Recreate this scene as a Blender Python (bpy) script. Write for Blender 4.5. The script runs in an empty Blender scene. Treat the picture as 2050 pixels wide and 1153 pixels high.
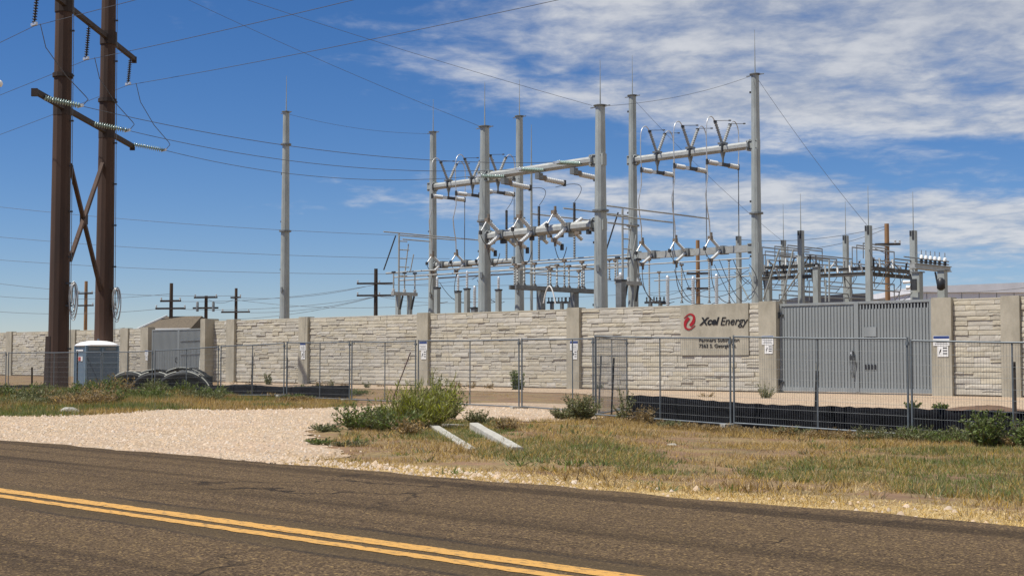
import bpy, bmesh, math, random
import numpy as np
from mathutils import Vector, Matrix
from mathutils.geometry import tessellate_polygon
R = math.radians
rnd = random.Random(7)
nr = np.random.default_rng(11)
sc = bpy.context.scene
C = sc.collection

# ------------------------------------------------------------------ camera
FPX, CX, CY, HOR, EYE = 2770.0, 1025.0, 576.5, 720.0, 1.25
PITCH = math.atan((HOR - CY) / FPX)
cd = bpy.data.cameras.new('camera')
cam = bpy.data.objects.new('camera', cd); C.objects.link(cam)
cd.sensor_width = 36; cd.lens = 36 * FPX / 2050
cd.clip_start = 0.1; cd.clip_end = 9000
cam.location = (0, 0, EYE); cam.rotation_euler = (math.pi / 2 + PITCH, 0, 0)
sc.camera = cam

# ------------------------------------------------------------------ sky, sun, exposure
SUN_EL = R(61)
sun_h = Vector((-0.955, -0.295, 0)).normalized()          # horizontal direction towards the sun
sun_dir = sun_h * math.cos(SUN_EL) + Vector((0, 0, math.sin(SUN_EL)))
w = bpy.data.worlds.new('World'); sc.world = w; w.use_nodes = True
nt = w.node_tree; N = nt.nodes; Lk = nt.links
for n_ in list(N): N.remove(n_)
wo = N.new('ShaderNodeOutputWorld'); bg = N.new('ShaderNodeBackground'); bg.inputs[1].default_value = 0.074
sky = N.new('ShaderNodeTexSky'); sky.sky_type = 'NISHITA'; sky.sun_disc = False
sky.sun_elevation = SUN_EL; sky.sun_rotation = math.atan2(sun_h.x, sun_h.y)
sky.altitude = 2400; sky.air_density = 1.15; sky.dust_density = 0.0; sky.ozone_density = 3.0
def wn(t, **k):
    n_ = N.new(t)
    for a, b in k.items(): setattr(n_, a, b)
    return n_
def wmath(op, a, b=None, clamp=False):
    m = wn('ShaderNodeMath', operation=op, use_clamp=clamp)
    for i, v in enumerate((a, b)):
        if v is None: continue
        if isinstance(v, (int, float)): m.inputs[i].default_value = v
        else: Lk.new(v, m.inputs[i])
    return m.outputs[0]
def wramp(v, a, b):
    m = wn('ShaderNodeMapRange', interpolation_type='SMOOTHSTEP')
    Lk.new(v, m.inputs[0]); m.inputs[1].default_value = a; m.inputs[2].default_value = b
    return m.outputs[0]
tc = wn('ShaderNodeTexCoord'); sep = wn('ShaderNodeSeparateXYZ'); Lk.new(tc.outputs['Generated'], sep.inputs[0])
dx, dy, dz = sep.outputs
den = wmath('ADD', wmath('MAXIMUM', dz, 0.0), 0.10)
cmb = wn('ShaderNodeCombineXYZ')
Lk.new(wmath('DIVIDE', dx, den), cmb.inputs[0]); Lk.new(wmath('DIVIDE', dy, den), cmb.inputs[1])
def wnoise(scale, detail, rough, dist, off, sx=1.0, sy=1.0):
    mp = wn('ShaderNodeMapping'); mp.inputs['Location'].default_value = off; mp.inputs['Scale'].default_value = (sx, sy, 1)
    Lk.new(cmb.outputs[0], mp.inputs[0])
    t = wn('ShaderNodeTexNoise'); t.inputs['Scale'].default_value = scale; t.inputs['Detail'].default_value = detail
    t.inputs['Roughness'].default_value = rough; t.inputs['Distortion'].default_value = dist
    Lk.new(mp.outputs[0], t.inputs['Vector']); return t.outputs['Fac']
big = wnoise(0.55, 3, 0.5, 0.2, (3.1, 1.2, 0))
mid = wnoise(2.3, 7, 0.60, 0.25, (1.7, 4.3, 0), 1.0, 1.0)
fine = wnoise(11.0, 6, 0.6, 0.3, (0.3, 7.7, 0), 1.0, 0.9)
# the cloud field lies over the east (camera right) half of the sky and thins out to the west
side = wmath('MULTIPLY', wramp(wmath('ADD', dx, wmath('MULTIPLY', dz, 0.30)), -0.15, 0.24), 0.385)
dens = wmath('ADD', wmath('ADD', wmath('MULTIPLY', big, 0.42), wmath('MULTIPLY', mid, 0.62)), wmath('ADD', wmath('MULTIPLY', fine, 0.22), side))
bank = wmath('ADD', wmath('DIVIDE', dy, den), wmath('MULTIPLY', wmath('SUBTRACT', big, 0.5), 1.1))   # two cloud banks with a clear lane between and beyond them
lane_ = wmath('MULTIPLY', wramp(bank, 3.45, 3.85), wmath('SUBTRACT', 1.0, wramp(bank, 4.05, 4.5)))
dens = wmath('SUBTRACT', dens, wmath('ADD', wmath('MULTIPLY', lane_, 0.22), wmath('MULTIPLY', wramp(bank, 4.9, 5.8), 0.20)))
cov = wmath('MULTIPLY', wramp(dens, 0.745, 1.03), 0.86)
cov = wmath('MULTIPLY', cov, wramp(dz, 0.0, 0.07))
ccol = wn('ShaderNodeMix', data_type='RGBA'); ccol.inputs[6].default_value = (4.9, 5.4, 6.4, 1); ccol.inputs[7].default_value = (8.8, 8.9, 9.1, 1)
Lk.new(wramp(wmath('ADD', mid, wmath('MULTIPLY', fine, 0.5)), 0.55, 0.98), ccol.inputs[0])
mix = wn('ShaderNodeMix', data_type='RGBA')
hs = wn('ShaderNodeHueSaturation'); hs.inputs['Saturation'].default_value = 1.22; hs.inputs['Value'].default_value = 1.0
tint = wn('ShaderNodeMix', data_type='RGBA', blend_type='MULTIPLY'); tint.inputs[0].default_value = 1.0; tint.inputs[7].default_value = (0.965, 0.985, 1.15, 1)
Lk.new(sky.outputs[0], tint.inputs[6]); Lk.new(tint.outputs[2], hs.inputs['Color'])
Lk.new(cov, mix.inputs[0]); Lk.new(hs.outputs[0], mix.inputs[6]); Lk.new(ccol.outputs[2], mix.inputs[7])
Lk.new(mix.outputs[2], bg.inputs[0]); Lk.new(bg.outputs[0], wo.inputs[0])
sl = bpy.data.lights.new('sun', 'SUN'); sl.energy = 4.9; sl.angle = R(0.53); sl.color = (1.0, 0.945, 0.85)
so = bpy.data.objects.new('sun', sl); C.objects.link(so); so.rotation_euler = sun_dir.to_track_quat('Z', 'Y').to_euler()
so.location = (-30, -30, 60)
sc.view_settings.view_transform = 'Standard'; sc.view_settings.look = 'None'
sc.view_settings.gamma = 1; sc.view_settings.exposure = 0.12; sc.view_settings.use_curve_mapping = False

# ------------------------------------------------------------------ geometry of the place
TH = math.atan2(-(FPX), (CX + 1890.0))                     # the road, fence and wall all run along this direction
ES = Vector((math.cos(TH), math.sin(TH), 0)); EN = Vector((-math.sin(TH), math.cos(TH), 0))
FW = Vector((0, math.cos(PITCH), math.sin(PITCH))); UP = Vector((0, -math.sin(PITCH), math.cos(PITCH)))
EYEV = Vector((0, 0, EYE))
def ray(px, py): return Vector(((px - CX) / FPX, 0, 0)) + UP * (-(py - CY) / FPX) + FW
def at(px, py, D):                                         # on the vertical plane D metres from the camera, parallel to the wall
    d = ray(px, py); return EYEV + d * (D / d.dot(EN))
def gnd(px, py, z=0.0):
    d = ray(px, py); return EYEV + d * ((z - EYE) / d.z)
def aty(px, py, Y):
    d = ray(px, py); return EYEV + d * (Y / d.y)
def W(s, D, z=0.0): return ES * s + EN * D + Vector((0, 0, z))
def sd(p): return (p.dot(ES), p.dot(EN))
def proj(p):
    q = p - EYEV; zc = q.dot(FW); return (CX + FPX * q.x / zc, CY - FPX * q.dot(UP) / zc)
def till(A, v, px):                                        # run from A along v until the picture column px
    k = (px - CX) / FPX; q = A - EYEV
    t = (k * q.dot(FW) - q.x) / (v.x - k * v.dot(FW)); return A + v * t
def pproj(P):
    q = P - np.array([0, 0, EYE]); zc = q @ np.array(FW); return CX + FPX * q[:, 0] / zc, CY - FPX * (q @ np.array(UP)) / zc

# ------------------------------------------------------------------ materials
MAT = {}
def mat(name, col, rough=0.7, metal=0.0, var=0.0, scale=4.0, bump=0.0, bscale=30.0, col2=None, island=0.0, spec=0.5, stretch=(1, 1, 1), translucent=0.0, contrast=(0.35, 0.65)):
    m = bpy.data.materials.new(name); m.use_nodes = True; t = m.node_tree; b = t.nodes['Principled BSDF']
    b.inputs['Roughness'].default_value = rough; b.inputs['Metallic'].default_value = metal
    b.inputs['Specular IOR Level'].default_value = spec
    c1 = (*col, 1)
    c2 = (*col2, 1) if col2 else (*[min(1, c * (1 + var)) for c in col], 1)
    c0 = c1 if col2 else (*[c * (1 - var) for c in col], 1)
    coord = t.nodes.new('ShaderNodeTexCoord'); mp = t.nodes.new('ShaderNodeMapping'); mp.inputs['Scale'].default_value = stretch
    t.links.new(coord.outputs['Object'], mp.inputs[0])
    out = None
    if var or col2:
        n1 = t.nodes.new('ShaderNodeTexNoise'); n1.inputs['Scale'].default_value = scale; n1.inputs['Detail'].default_value = 6; n1.inputs['Roughness'].default_value = 0.65
        t.links.new(mp.outputs[0], n1.inputs['Vector'])
        r = t.nodes.new('ShaderNodeMapRange'); r.inputs[1].default_value = contrast[0]; r.inputs[2].default_value = contrast[1]
        t.links.new(n1.outputs['Fac'], r.inputs[0])
        mx = t.nodes.new('ShaderNodeMix'); mx.data_type = 'RGBA'; mx.inputs[6].default_value = c0; mx.inputs[7].default_value = c2
        t.links.new(r.outputs[0], mx.inputs[0]); out = mx.outputs[2]
    if island:
        g = t.nodes.new('ShaderNodeNewGeometry'); oi = t.nodes.new('ShaderNodeObjectInfo')
        ad = t.nodes.new('ShaderNodeMath'); ad.operation = 'ADD'; t.links.new(g.outputs['Random Per Island'], ad.inputs[0]); t.links.new(oi.outputs['Random'], ad.inputs[1])
        fr = t.nodes.new('ShaderNodeMath'); fr.operation = 'FRACT'; t.links.new(ad.outputs[0], fr.inputs[0])
        mr = t.nodes.new('ShaderNodeMapRange'); mr.inputs[3].default_value = 1 - island; mr.inputs[4].default_value = 1 + island; t.links.new(fr.outputs[0], mr.inputs[0])
        h = t.nodes.new('ShaderNodeHueSaturation'); h.inputs['Color'].default_value = c1
        if out: t.links.new(out, h.inputs['Color'])
        t.links.new(mr.outputs[0], h.inputs['Value'])
        f2 = t.nodes.new('ShaderNodeMath'); f2.operation = 'MULTIPLY'; f2.inputs[1].default_value = 7.13; t.links.new(fr.outputs[0], f2.inputs[0])
        f3 = t.nodes.new('ShaderNodeMath'); f3.operation = 'FRACT'; t.links.new(f2.outputs[0], f3.inputs[0])
        m2 = t.nodes.new('ShaderNodeMapRange'); m2.inputs[3].default_value = 0.7; m2.inputs[4].default_value = 1.25; t.links.new(f3.outputs[0], m2.inputs[0]); t.links.new(m2.outputs[0], h.inputs['Saturation'])
        out = h.outputs[0]
    if out: t.links.new(out, b.inputs['Base Color'])
    else: b.inputs['Base Color'].default_value = c1
    if bump:
        n2 = t.nodes.new('ShaderNodeTexNoise'); n2.inputs['Scale'].default_value = bscale; n2.inputs['Detail'].default_value = 5
        t.links.new(mp.outputs[0], n2.inputs['Vector'])
        bp = t.nodes.new('ShaderNodeBump'); bp.inputs['Strength'].default_value = bump; bp.inputs['Distance'].default_value = 0.02
        t.links.new(n2.outputs['Fac'], bp.inputs['Height']); t.links.new(bp.outputs[0], b.inputs['Normal'])
    if translucent:
        tr = t.nodes.new('ShaderNodeBsdfTranslucent'); ms = t.nodes.new('ShaderNodeMixShader'); ms.inputs[0].default_value = translucent
        if out: t.links.new(out, tr.inputs[0])
        else: tr.inputs[0].default_value = c1
        o = t.nodes['Material Output']; t.links.new(b.outputs[0], ms.inputs[1]); t.links.new(tr.outputs[0], ms.inputs[2]); t.links.new(ms.outputs[0], o.inputs[0])
    MAT[name] = m; return m

mat('galv', (0.36, 0.385, 0.365), 0.5, 0.2, 0.16, 2.2, 0.1, 8, stretch=(1, 1, 0.35))
mat('galv_beam', (0.40, 0.41, 0.39), 0.45, 0.2, 0.15, 2.5)
mat('steel_grey', (0.20, 0.215, 0.22), 0.5, 0.3, 0.2, 3.0)
mat('fence_steel', (0.17, 0.19, 0.20), 0.45, 0.4, 0.15, 6.0)
mat('wire_steel', (0.25, 0.265, 0.27), 0.5, 0.3)
mat('dark_steel', (0.05, 0.052, 0.055), 0.5, 0.2, 0.2, 5)
mat('porcelain', (0.62, 0.63, 0.62), 0.25, 0, 0.08, 4)
mat('insulator_grey', (0.33, 0.34, 0.33), 0.35, 0, 0.1, 5)
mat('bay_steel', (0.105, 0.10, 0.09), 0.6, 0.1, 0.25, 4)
mat('white_paint', (0.80, 0.80, 0.78), 0.4)
mat('polymer_black', (0.02, 0.021, 0.025), 0.45)
mat('glass_disc', (0.30, 0.40, 0.36), 0.15, 0, 0.1, 8)
mat('aluminium', (0.62, 0.63, 0.63), 0.35, 0.5, 0.08, 3)
mat('conductor', (0.10, 0.105, 0.115), 0.5, 0.3)
mat('clamp', (0.22, 0.18, 0.14), 0.6, 0.2, 0.2, 8)
mat('weathering', (0.042, 0.024, 0.017), 0.8, 0.05, 0, 1.6, 0.15, 14, col2=(0.080, 0.042, 0.026), stretch=(1, 1, 0.12))
mat('weathering_dark', (0.036, 0.022, 0.016), 0.75, 0.1, 0.3, 2)
mat('concrete', (0.30, 0.275, 0.215), 0.85, 0, 0, 1.6, 0.3, 40, col2=(0.43, 0.395, 0.315), stretch=(1, 1, 0.5))
mat('concrete_kerb', (0.41, 0.395, 0.345), 0.85, 0, 0.2, 5, 0.3, 40)
mat('stone', (0.44, 0.405, 0.325), 0.9, 0, 0, 0.55, 0.35, 30, col2=(0.545, 0.505, 0.415), island=0.10)
mat('mortar', (0.27, 0.24, 0.19), 0.95, 0, 0.2, 6)
mat('gate_steel', (0.275, 0.298, 0.30), 0.55, 0.2, 0.12, 2.0, stretch=(1, 1, 0.15))
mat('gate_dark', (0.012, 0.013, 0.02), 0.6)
mat('wood', (0.075, 0.052, 0.036), 0.85, 0, 0.3, 6, stretch=(1, 1, 0.1))
mat('wood_tan', (0.27, 0.155, 0.075), 0.85, 0, 0.3, 5, stretch=(1, 1, 0.1))
mat('wood_dark', (0.05, 0.038, 0.03), 0.85, 0, 0.3, 6)
mat('potty_blue', (0.18, 0.265, 0.335), 0.5, 0, 0.15, 3)
mat('potty_dark', (0.105, 0.16, 0.215), 0.5, 0, 0.1, 3)
mat('potty_white', (0.86, 0.85, 0.84), 0.45)
mat('sign_white', (0.78, 0.78, 0.76), 0.5)
mat('sign_blue', (0.03, 0.06, 0.20), 0.5)
mat('sign_red', (0.45, 0.04, 0.02), 0.5)
mat('sign_black', (0.012, 0.012, 0.014), 0.45)
mat('logo_red', (0.33, 0.012, 0.018), 0.4)
mat('silt', (0.007, 0.0075, 0.010), 0.95, 0, 0.4, 7, 0.4, 12, spec=0.15)
mat('tarp_black', (0.015, 0.0155, 0.015), 0.6, 0, 0.35, 5, 0.5, 9, spec=0.3)
mat('strap', (0.42, 0.42, 0.36), 0.6)
mat('roof_brown', (0.12, 0.095, 0.065), 0.9, 0, 0.25, 6)
mat('house_wall', (0.42, 0.38, 0.32), 0.9)
mat('metal_building', (0.72, 0.73, 0.76), 0.7, 0, 0.06, 0.5)
mat('roof_slate', (0.07, 0.075, 0.095), 0.7, 0, 0.1, 2)
mat('dry_blade', (0.41, 0.285, 0.10), 0.8, 0, island=0.55, translucent=0.25)
mat('straw_blade', (0.60, 0.45, 0.20), 0.8, 0, island=0.35, translucent=0.2)
mat('green_blade', (0.155, 0.185, 0.048), 0.7, 0, island=0.4, translucent=0.3)
mat('leaf_green', (0.125, 0.165, 0.042), 0.65, 0, island=0.4, translucent=0.3)
mat('leaf_bright', (0.25, 0.265, 0.045), 0.65, 0, island=0.35, translucent=0.35)
mat('leaf_grey', (0.165, 0.175, 0.075), 0.7, 0, island=0.35, translucent=0.25)
mat('leaf_dry', (0.30, 0.21, 0.09), 0.75, 0, island=0.35, translucent=0.25)
mat('stem', (0.16, 0.13, 0.06), 0.8)
mat('stake_brown', (0.085, 0.035, 0.025), 0.7, 0, 0.3, 8)
mat('rock', (0.47, 0.365, 0.265), 0.9, 0, island=0.22)
mat('soil_mound', (0.125, 0.075, 0.045), 0.95, 0, 0.3, 4, 0.6, 20)

def custom(name):
    m = bpy.data.materials.new(name); m.use_nodes = True; MAT[name] = m; t = m.node_tree
    return t, t.nodes['Principled BSDF']
def nd(t, kind, **k):
    n_ = t.nodes.new(kind)
    for a, b in k.items():
        if a.startswith('i_'): n_.inputs[a[2:]].default_value = b
        else: setattr(n_, a, b)
    return n_
def tnoise(t, scale, detail=4, stretch=(1, 1, 1), rough=0.6, dist=0.0):
    c = nd(t, 'ShaderNodeTexCoord'); mp = nd(t, 'ShaderNodeMapping'); mp.inputs['Scale'].default_value = stretch
    t.links.new(c.outputs['Object'], mp.inputs[0])
    n_ = nd(t, 'ShaderNodeTexNoise', i_Scale=scale, i_Detail=detail, i_Roughness=rough, i_Distortion=dist); t.links.new(mp.outputs[0], n_.inputs['Vector']); return n_.outputs['Fac']
def tramp(t, v, a, b, lo=0.0, hi=1.0):
    r = nd(t, 'ShaderNodeMapRange'); t.links.new(v, r.inputs[0]); r.inputs[1].default_value = a; r.inputs[2].default_value = b; r.inputs[3].default_value = lo; r.inputs[4].default_value = hi; return r.outputs[0]
def tmix(t, f, a, b, blend='MIX'):
    m = nd(t, 'ShaderNodeMix', data_type='RGBA', blend_type=blend)
    for i, v in ((0, f), (6, a), (7, b)):
        if isinstance(v, (int, float)): m.inputs[i].default_value = v
        elif isinstance(v, tuple): m.inputs[i].default_value = (*v, 1)
        else: t.links.new(v, m.inputs[i])
    return m.outputs[2]
def tbump(t, b, h, strength, dist):
    bp = nd(t, 'ShaderNodeBump'); bp.inputs['Strength'].default_value = strength; bp.inputs['Distance'].default_value = dist
    t.links.new(h, bp.inputs['Height']); t.links.new(bp.outputs[0], b.inputs['Normal'])
def tmath(t, op, a, b):
    m = nd(t, 'ShaderNodeMath', operation=op)
    for i, v in enumerate((a, b)):
        if isinstance(v, (int, float)): m.inputs[i].default_value = v
        else: t.links.new(v, m.inputs[i])
    return m.outputs[0]

# asphalt: brown chip seal, streaks along the lanes (object x runs along the road)
t, b = custom('asphalt'); b.inputs['Roughness'].default_value = 0.9; b.inputs['Specular IOR Level'].default_value = 0.12
c = nd(t, 'ShaderNodeTexCoord')
vor = nd(t, 'ShaderNodeTexVoronoi', i_Scale=72.0); t.links.new(c.outputs['Object'], vor.inputs['Vector'])
vs = nd(t, 'ShaderNodeSeparateColor'); t.links.new(vor.outputs['Color'], vs.inputs[0])
stones = tmix(t, vs.outputs[0], (0.036, 0.0235, 0.0145), (0.140, 0.096, 0.056))
sp = tramp(t, vs.outputs[1], 0.84, 0.95)
stones = tmix(t, sp, stones, (0.26, 0.178, 0.082))
lane = tnoise(t, 1.0, 5, (0.035, 1.6, 1), 0.6, 0.15)
patch = tnoise(t, 1.3, 6, (0.35, 1, 1), 0.65)
cc = tmix(t, tramp(t, lane, 0.47, 0.64), stones, tmix(t, 0.6, stones, (0.018, 0.013, 0.009)))
cc = tmix(t, tramp(t, patch, 0.45, 0.75, 0, 0.35), cc, (0.105, 0.070, 0.034))
sx = nd(t, 'ShaderNodeSeparateXYZ'); t.links.new(c.outputs['Object'], sx.inputs[0])
wob = tmath(t, 'ADD', sx.outputs[1], tmath(t, 'MULTIPLY', tnoise(t, 0.8, 4), 0.16))
def band(lo, hi, soft):
    a = tramp(t, wob, lo - soft, lo + soft); z = tramp(t, wob, hi - soft, hi + soft, 1, 0); return tmath(t, 'MULTIPLY', a, z)
LY = 6.15
cc = tmix(t, tmath(t, 'MULTIPLY', band(LY - 0.36, LY + 0.56, 0.05), 0.55), cc, (0.083, 0.060, 0.033))
for e in (LY - 0.40, LY + 0.62):
    cc = tmix(t, tmath(t, 'MULTIPLY', band(e - 0.03, e + 0.05, 0.03), tramp(t, tnoise(t, 2.0, 3, (0.25, 1, 1)), 0.38, 0.6, 0.1, 0.65)), cc, (0.022, 0.020, 0.019))
warp = nd(t, 'ShaderNodeTexNoise', i_Scale=1.5, i_Detail=4.0); t.links.new(c.outputs['Object'], warp.inputs['Vector'])
wv = nd(t, 'ShaderNodeVectorMath', operation='ADD'); t.links.new(c.outputs['Object'], wv.inputs[0]); t.links.new(warp.outputs['Color'], wv.inputs[1])
crk = nd(t, 'ShaderNodeTexVoronoi', feature='DISTANCE_TO_EDGE', i_Scale=0.33); t.links.new(wv.outputs[0], crk.inputs['Vector'])
crack = tmath(t, 'MULTIPLY', tramp(t, crk.outputs['Distance'], 0.004, 0.012, 0.75, 0), tramp(t, tnoise(t, 0.4, 3), 0.47, 0.58))
cc = tmix(t, crack, cc, (0.014, 0.011, 0.009))
oil = tramp(t, tnoise(t, 0.9, 4, (0.5, 1, 1)), 0.62, 0.74, 0, 0.45); cc = tmix(t, oil, cc, (0.022, 0.016, 0.011))
t.links.new(cc, b.inputs['Base Color']); tbump(t, b, vor.outputs['Distance'], 0.35, 0.01)

t, b = custom('yellow_paint'); b.inputs['Roughness'].default_value = 0.75
c = nd(t, 'ShaderNodeTexCoord')
wear = tnoise(t, 22.0, 5, (0.5, 1, 1), 0.7)
cc = tmix(t, tramp(t, wear, 0.52, 0.64, 0, 0.85), (0.56, 0.30, 0.065), (0.10, 0.068, 0.030))
cc = tmix(t, tramp(t, tnoise(t, 1.5, 3), 0.35, 0.7, 0, 0.25), cc, (0.42, 0.26, 0.09))
t.links.new(cc, b.inputs['Base Color'])

# ground: reddish bare soil, straw and thin turf (object x along the road, y away from it)
t, b = custom('ground'); b.inputs['Roughness'].default_value = 0.95
soil = tmix(t, tramp(t, tnoise(t, 1.1, 6), 0.3, 0.7), (0.135, 0.075, 0.040), (0.26, 0.155, 0.085))
straw = tmix(t, tramp(t, tnoise(t, 14.0, 6), 0.35, 0.65), (0.15, 0.10, 0.042), (0.33, 0.235, 0.10))
cc = tmix(t, tramp(t, tnoise(t, 0.9, 8, (1, 1, 1), 0.7), 0.44, 0.58), soil, straw)
cc = tmix(t, tramp(t, tnoise(t, 6.0, 6), 0.55, 0.7, 0, 0.6), cc, (0.11, 0.07, 0.038))
cc = tmix(t, tramp(t, tnoise(t, 0.8, 5, (1, 1, 2)), 0.56, 0.68, 0, 0.5), cc, (0.10, 0.10, 0.042))
c = nd(t, 'ShaderNodeTexCoord'); sx = nd(t, 'ShaderNodeSeparateXYZ'); t.links.new(c.outputs['Object'], sx.inputs[0])
wob = tmath(t, 'ADD', sx.outputs[1], tmath(t, 'MULTIPLY', tnoise(t, 1.2, 5), 0.5))
bnd = tmath(t, 'MULTIPLY', tramp(t, wob, 9.9, 10.1), tramp(t, wob, 11.4, 12.2, 1, 0))
cc = tmix(t, tmath(t, 'MULTIPLY', bnd, 0.9), cc, tmix(t, tramp(t, tnoise(t, 30, 5), 0.35, 0.65), (0.36, 0.25, 0.105), (0.58, 0.42, 0.19)))
t.links.new(cc, b.inputs['Base Color']); tbump(t, b, tnoise(t, 9.0, 8), 0.7, 0.06)

t, b = custom('gravel'); b.inputs['Roughness'].default_value = 0.95
c = nd(t, 'ShaderNodeTexCoord')
vor = nd(t, 'ShaderNodeTexVoronoi', i_Scale=17.0); t.links.new(c.outputs['Object'], vor.inputs['Vector'])
vs = nd(t, 'ShaderNodeSeparateColor'); t.links.new(vor.outputs['Color'], vs.inputs[0])
cc = tmix(t, vs.outputs[0], (0.30, 0.215, 0.135), (0.60, 0.475, 0.335))
cc = tmix(t, tramp(t, tnoise(t, 0.5, 5), 0.42, 0.7, 0, 0.45), cc, (0.56, 0.385, 0.27))
cc = tmix(t, tramp(t, tnoise(t, 3.5, 5), 0.60, 0.72, 0, 0.4), cc, (0.34, 0.25, 0.18))
cc = tmix(t, tramp(t, tnoise(t, 1.0, 5, (0.12, 1.3, 1)), 0.48, 0.62, 0, 0.4), cc, (0.36, 0.25, 0.155))
t.links.new(cc, b.inputs['Base Color']); tbump(t, b, vor.outputs['Distance'], 0.9, 0.05)

# ------------------------------------------------------------------ mesh helpers
class MB:
    def __init__(s): s.v = []; s.f = []; s.sm = []
    def add(s, vs, fs, smooth=False):
        o = len(s.v); s.v += [tuple(p) for p in vs]; s.f += [tuple(i + o for i in f) for f in fs]; s.sm += [smooth] * len(fs)
    def box(s, c, size, rz=0.0):
        x, y, z = [d / 2 for d in size]; cs, sn = math.cos(rz), math.sin(rz); vs = []
        for a in (-1, 1):
            for bb in (-1, 1):
                for e in (-1, 1):
                    X, Y = a * x, bb * y; vs.append((c[0] + X * cs - Y * sn, c[1] + X * sn + Y * cs, c[2] + e * z))
        s.add(vs, [(0, 1, 3, 2), (4, 6, 7, 5), (0, 4, 5, 1), (2, 3, 7, 6), (0, 2, 6, 4), (1, 5, 7, 3)])
    def bar(s, p0, p1, w, h):                              # box between two points; w sideways, h upwards
        p0, p1 = Vector(p0), Vector(p1); d = (p1 - p0).normalized()
        u = Vector((0, 0, 1)) if abs(d.z) < 0.95 else Vector((0, 1, 0))
        sd_ = d.cross(u).normalized() * (w / 2); uu = sd_.cross(d).normalized() * (h / 2); vs = []
        for p in (p0, p1): vs += [p - sd_ - uu, p + sd_ - uu, p + sd_ + uu, p - sd_ + uu]
        s.add(vs, [(3, 2, 1, 0), (4, 5, 6, 7), (0, 1, 5, 4), (1, 2, 6, 5), (2, 3, 7, 6), (3, 0, 4, 7)])
    def tube(s, pts, r, n=8, smooth=True, caps=True):
        pts = [Vector(p) for p in pts]; rs = r if isinstance(r, (list, tuple)) else [r] * len(pts)
        d = (pts[1] - pts[0]).normalized(); u = Vector((0, 0, 1)) if abs(d.z) < 0.9 else Vector((1, 0, 0))
        a = d.cross(u).normalized(); vs = []
        for i, p in enumerate(pts):
            if i == 0: tn = pts[1] - p
            elif i == len(pts) - 1: tn = p - pts[i - 1]
            else: tn = (pts[i + 1] - p).normalized() + (p - pts[i - 1]).normalized()
            if tn.length < 1e-9: tn = d
            d = tn.normalized(); a = (a - d * a.dot(d))
            a = a.normalized() if a.length > 1e-6 else d.orthogonal().normalized()
            bb = d.cross(a)
            for k in range(n):
                an = 2 * math.pi * (k + 0.5) / n; vs.append(p + (a * math.cos(an) + bb * math.sin(an)) * rs[i])
        fs = [(i * n + k, i * n + (k + 1) % n, (i + 1) * n + (k + 1) % n, (i + 1) * n + k) for i in range(len(pts) - 1) for k in range(n)]
        s.add(vs, fs, smooth)
        if caps: s.add(vs[:n][::-1], [tuple(range(n))]); s.add(vs[-n:], [tuple(range(n))])
    def ribbed(s, p0, p1, r0, r1, k, n=10, taper=1.0):     # insulator with k sheds
        p0, p1 = Vector(p0), Vector(p1); pts = []; rs = []
        for i in range(k):
            for f, rr in ((0.05, r0), (0.35, r1), (0.55, r1 * 0.92), (0.62, r0)):
                pts.append(p0.lerp(p1, (i + f) / k)); rs.append(rr * (1 + (taper - 1) * i / k))
        s.tube(pts, rs, n)
    def build(s, name, m, parent=None, loc=None, rz=0.0, label=None, cat=None, group=None, kind=None):
        me = bpy.data.meshes.new(name); me.from_pydata(s.v, [], s.f); me.polygons.foreach_set('use_smooth', s.sm); me.update()
        return put(name, me, m, parent, loc, rz, label, cat, group, kind)
def put(name, me, m=None, parent=None, loc=None, rz=0.0, label=None, cat=None, group=None, kind=None):
    if m is not None and not me.materials: me.materials.append(MAT[m])
    o = bpy.data.objects.new(name, me); C.objects.link(o)
    if parent is not None: o.parent = parent
    if loc is not None: o.location = loc
    o.rotation_euler = (0, 0, rz)
    return tag(o, label, cat, group, kind)
def tag(o, label=None, cat=None, group=None, kind=None):
    for k, v in (('label', label), ('category', cat), ('group', group), ('kind', kind or ('thing' if cat else None))):
        if v: o[k] = v
    return o
def thing(name, label, cat, loc, rz=0.0, group=None):
    o = bpy.data.objects.new(name, None); C.objects.link(o); o.empty_display_size = 0.2
    o.location = loc; o.rotation_euler = (0, 0, rz); return tag(o, label, cat, group)
def lc(o, p):                                              # world point -> local point of a thing
    q = Vector(p) - o.location; a = -o.rotation_euler.z; cs, sn = math.cos(a), math.sin(a)
    return Vector((q.x * cs - q.y * sn, q.x * sn + q.y * cs, q.z))
def one(m, parent, name, fn, *a, **k):                     # one shape, one part
    mb = MB(); getattr(mb, fn)(*a, **k); return mb.build(name, m, parent)
def arc(p0, p1, bulge, n=10):                              # smooth bow from p0 to p1 through middle + bulge
    p0, p1 = Vector(p0), Vector(p1); m_ = (p0 + p1) / 2 + Vector(bulge); c_ = m_ * 2 - (p0 + p1) / 2
    return [p0 * (1 - t_) ** 2 + c_ * 2 * t_ * (1 - t_) + p1 * t_ ** 2 for t_ in [i / n for i in range(n + 1)]]
def sagged(A, B, sag, n=20):
    return [A.lerp(B, i / n) - Vector((0, 0, 4 * sag * (i / n) * (1 - i / n))) for i in range(n + 1)]
def line_thing(name, pts, r, m, label, cat, group=None, n=6):
    o = Vector(pts[0]); mb = MB(); mb.tube([Vector(p) - o for p in pts], r, n); return mb.build(name, m, None, o, 0, label, cat, group)

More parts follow.
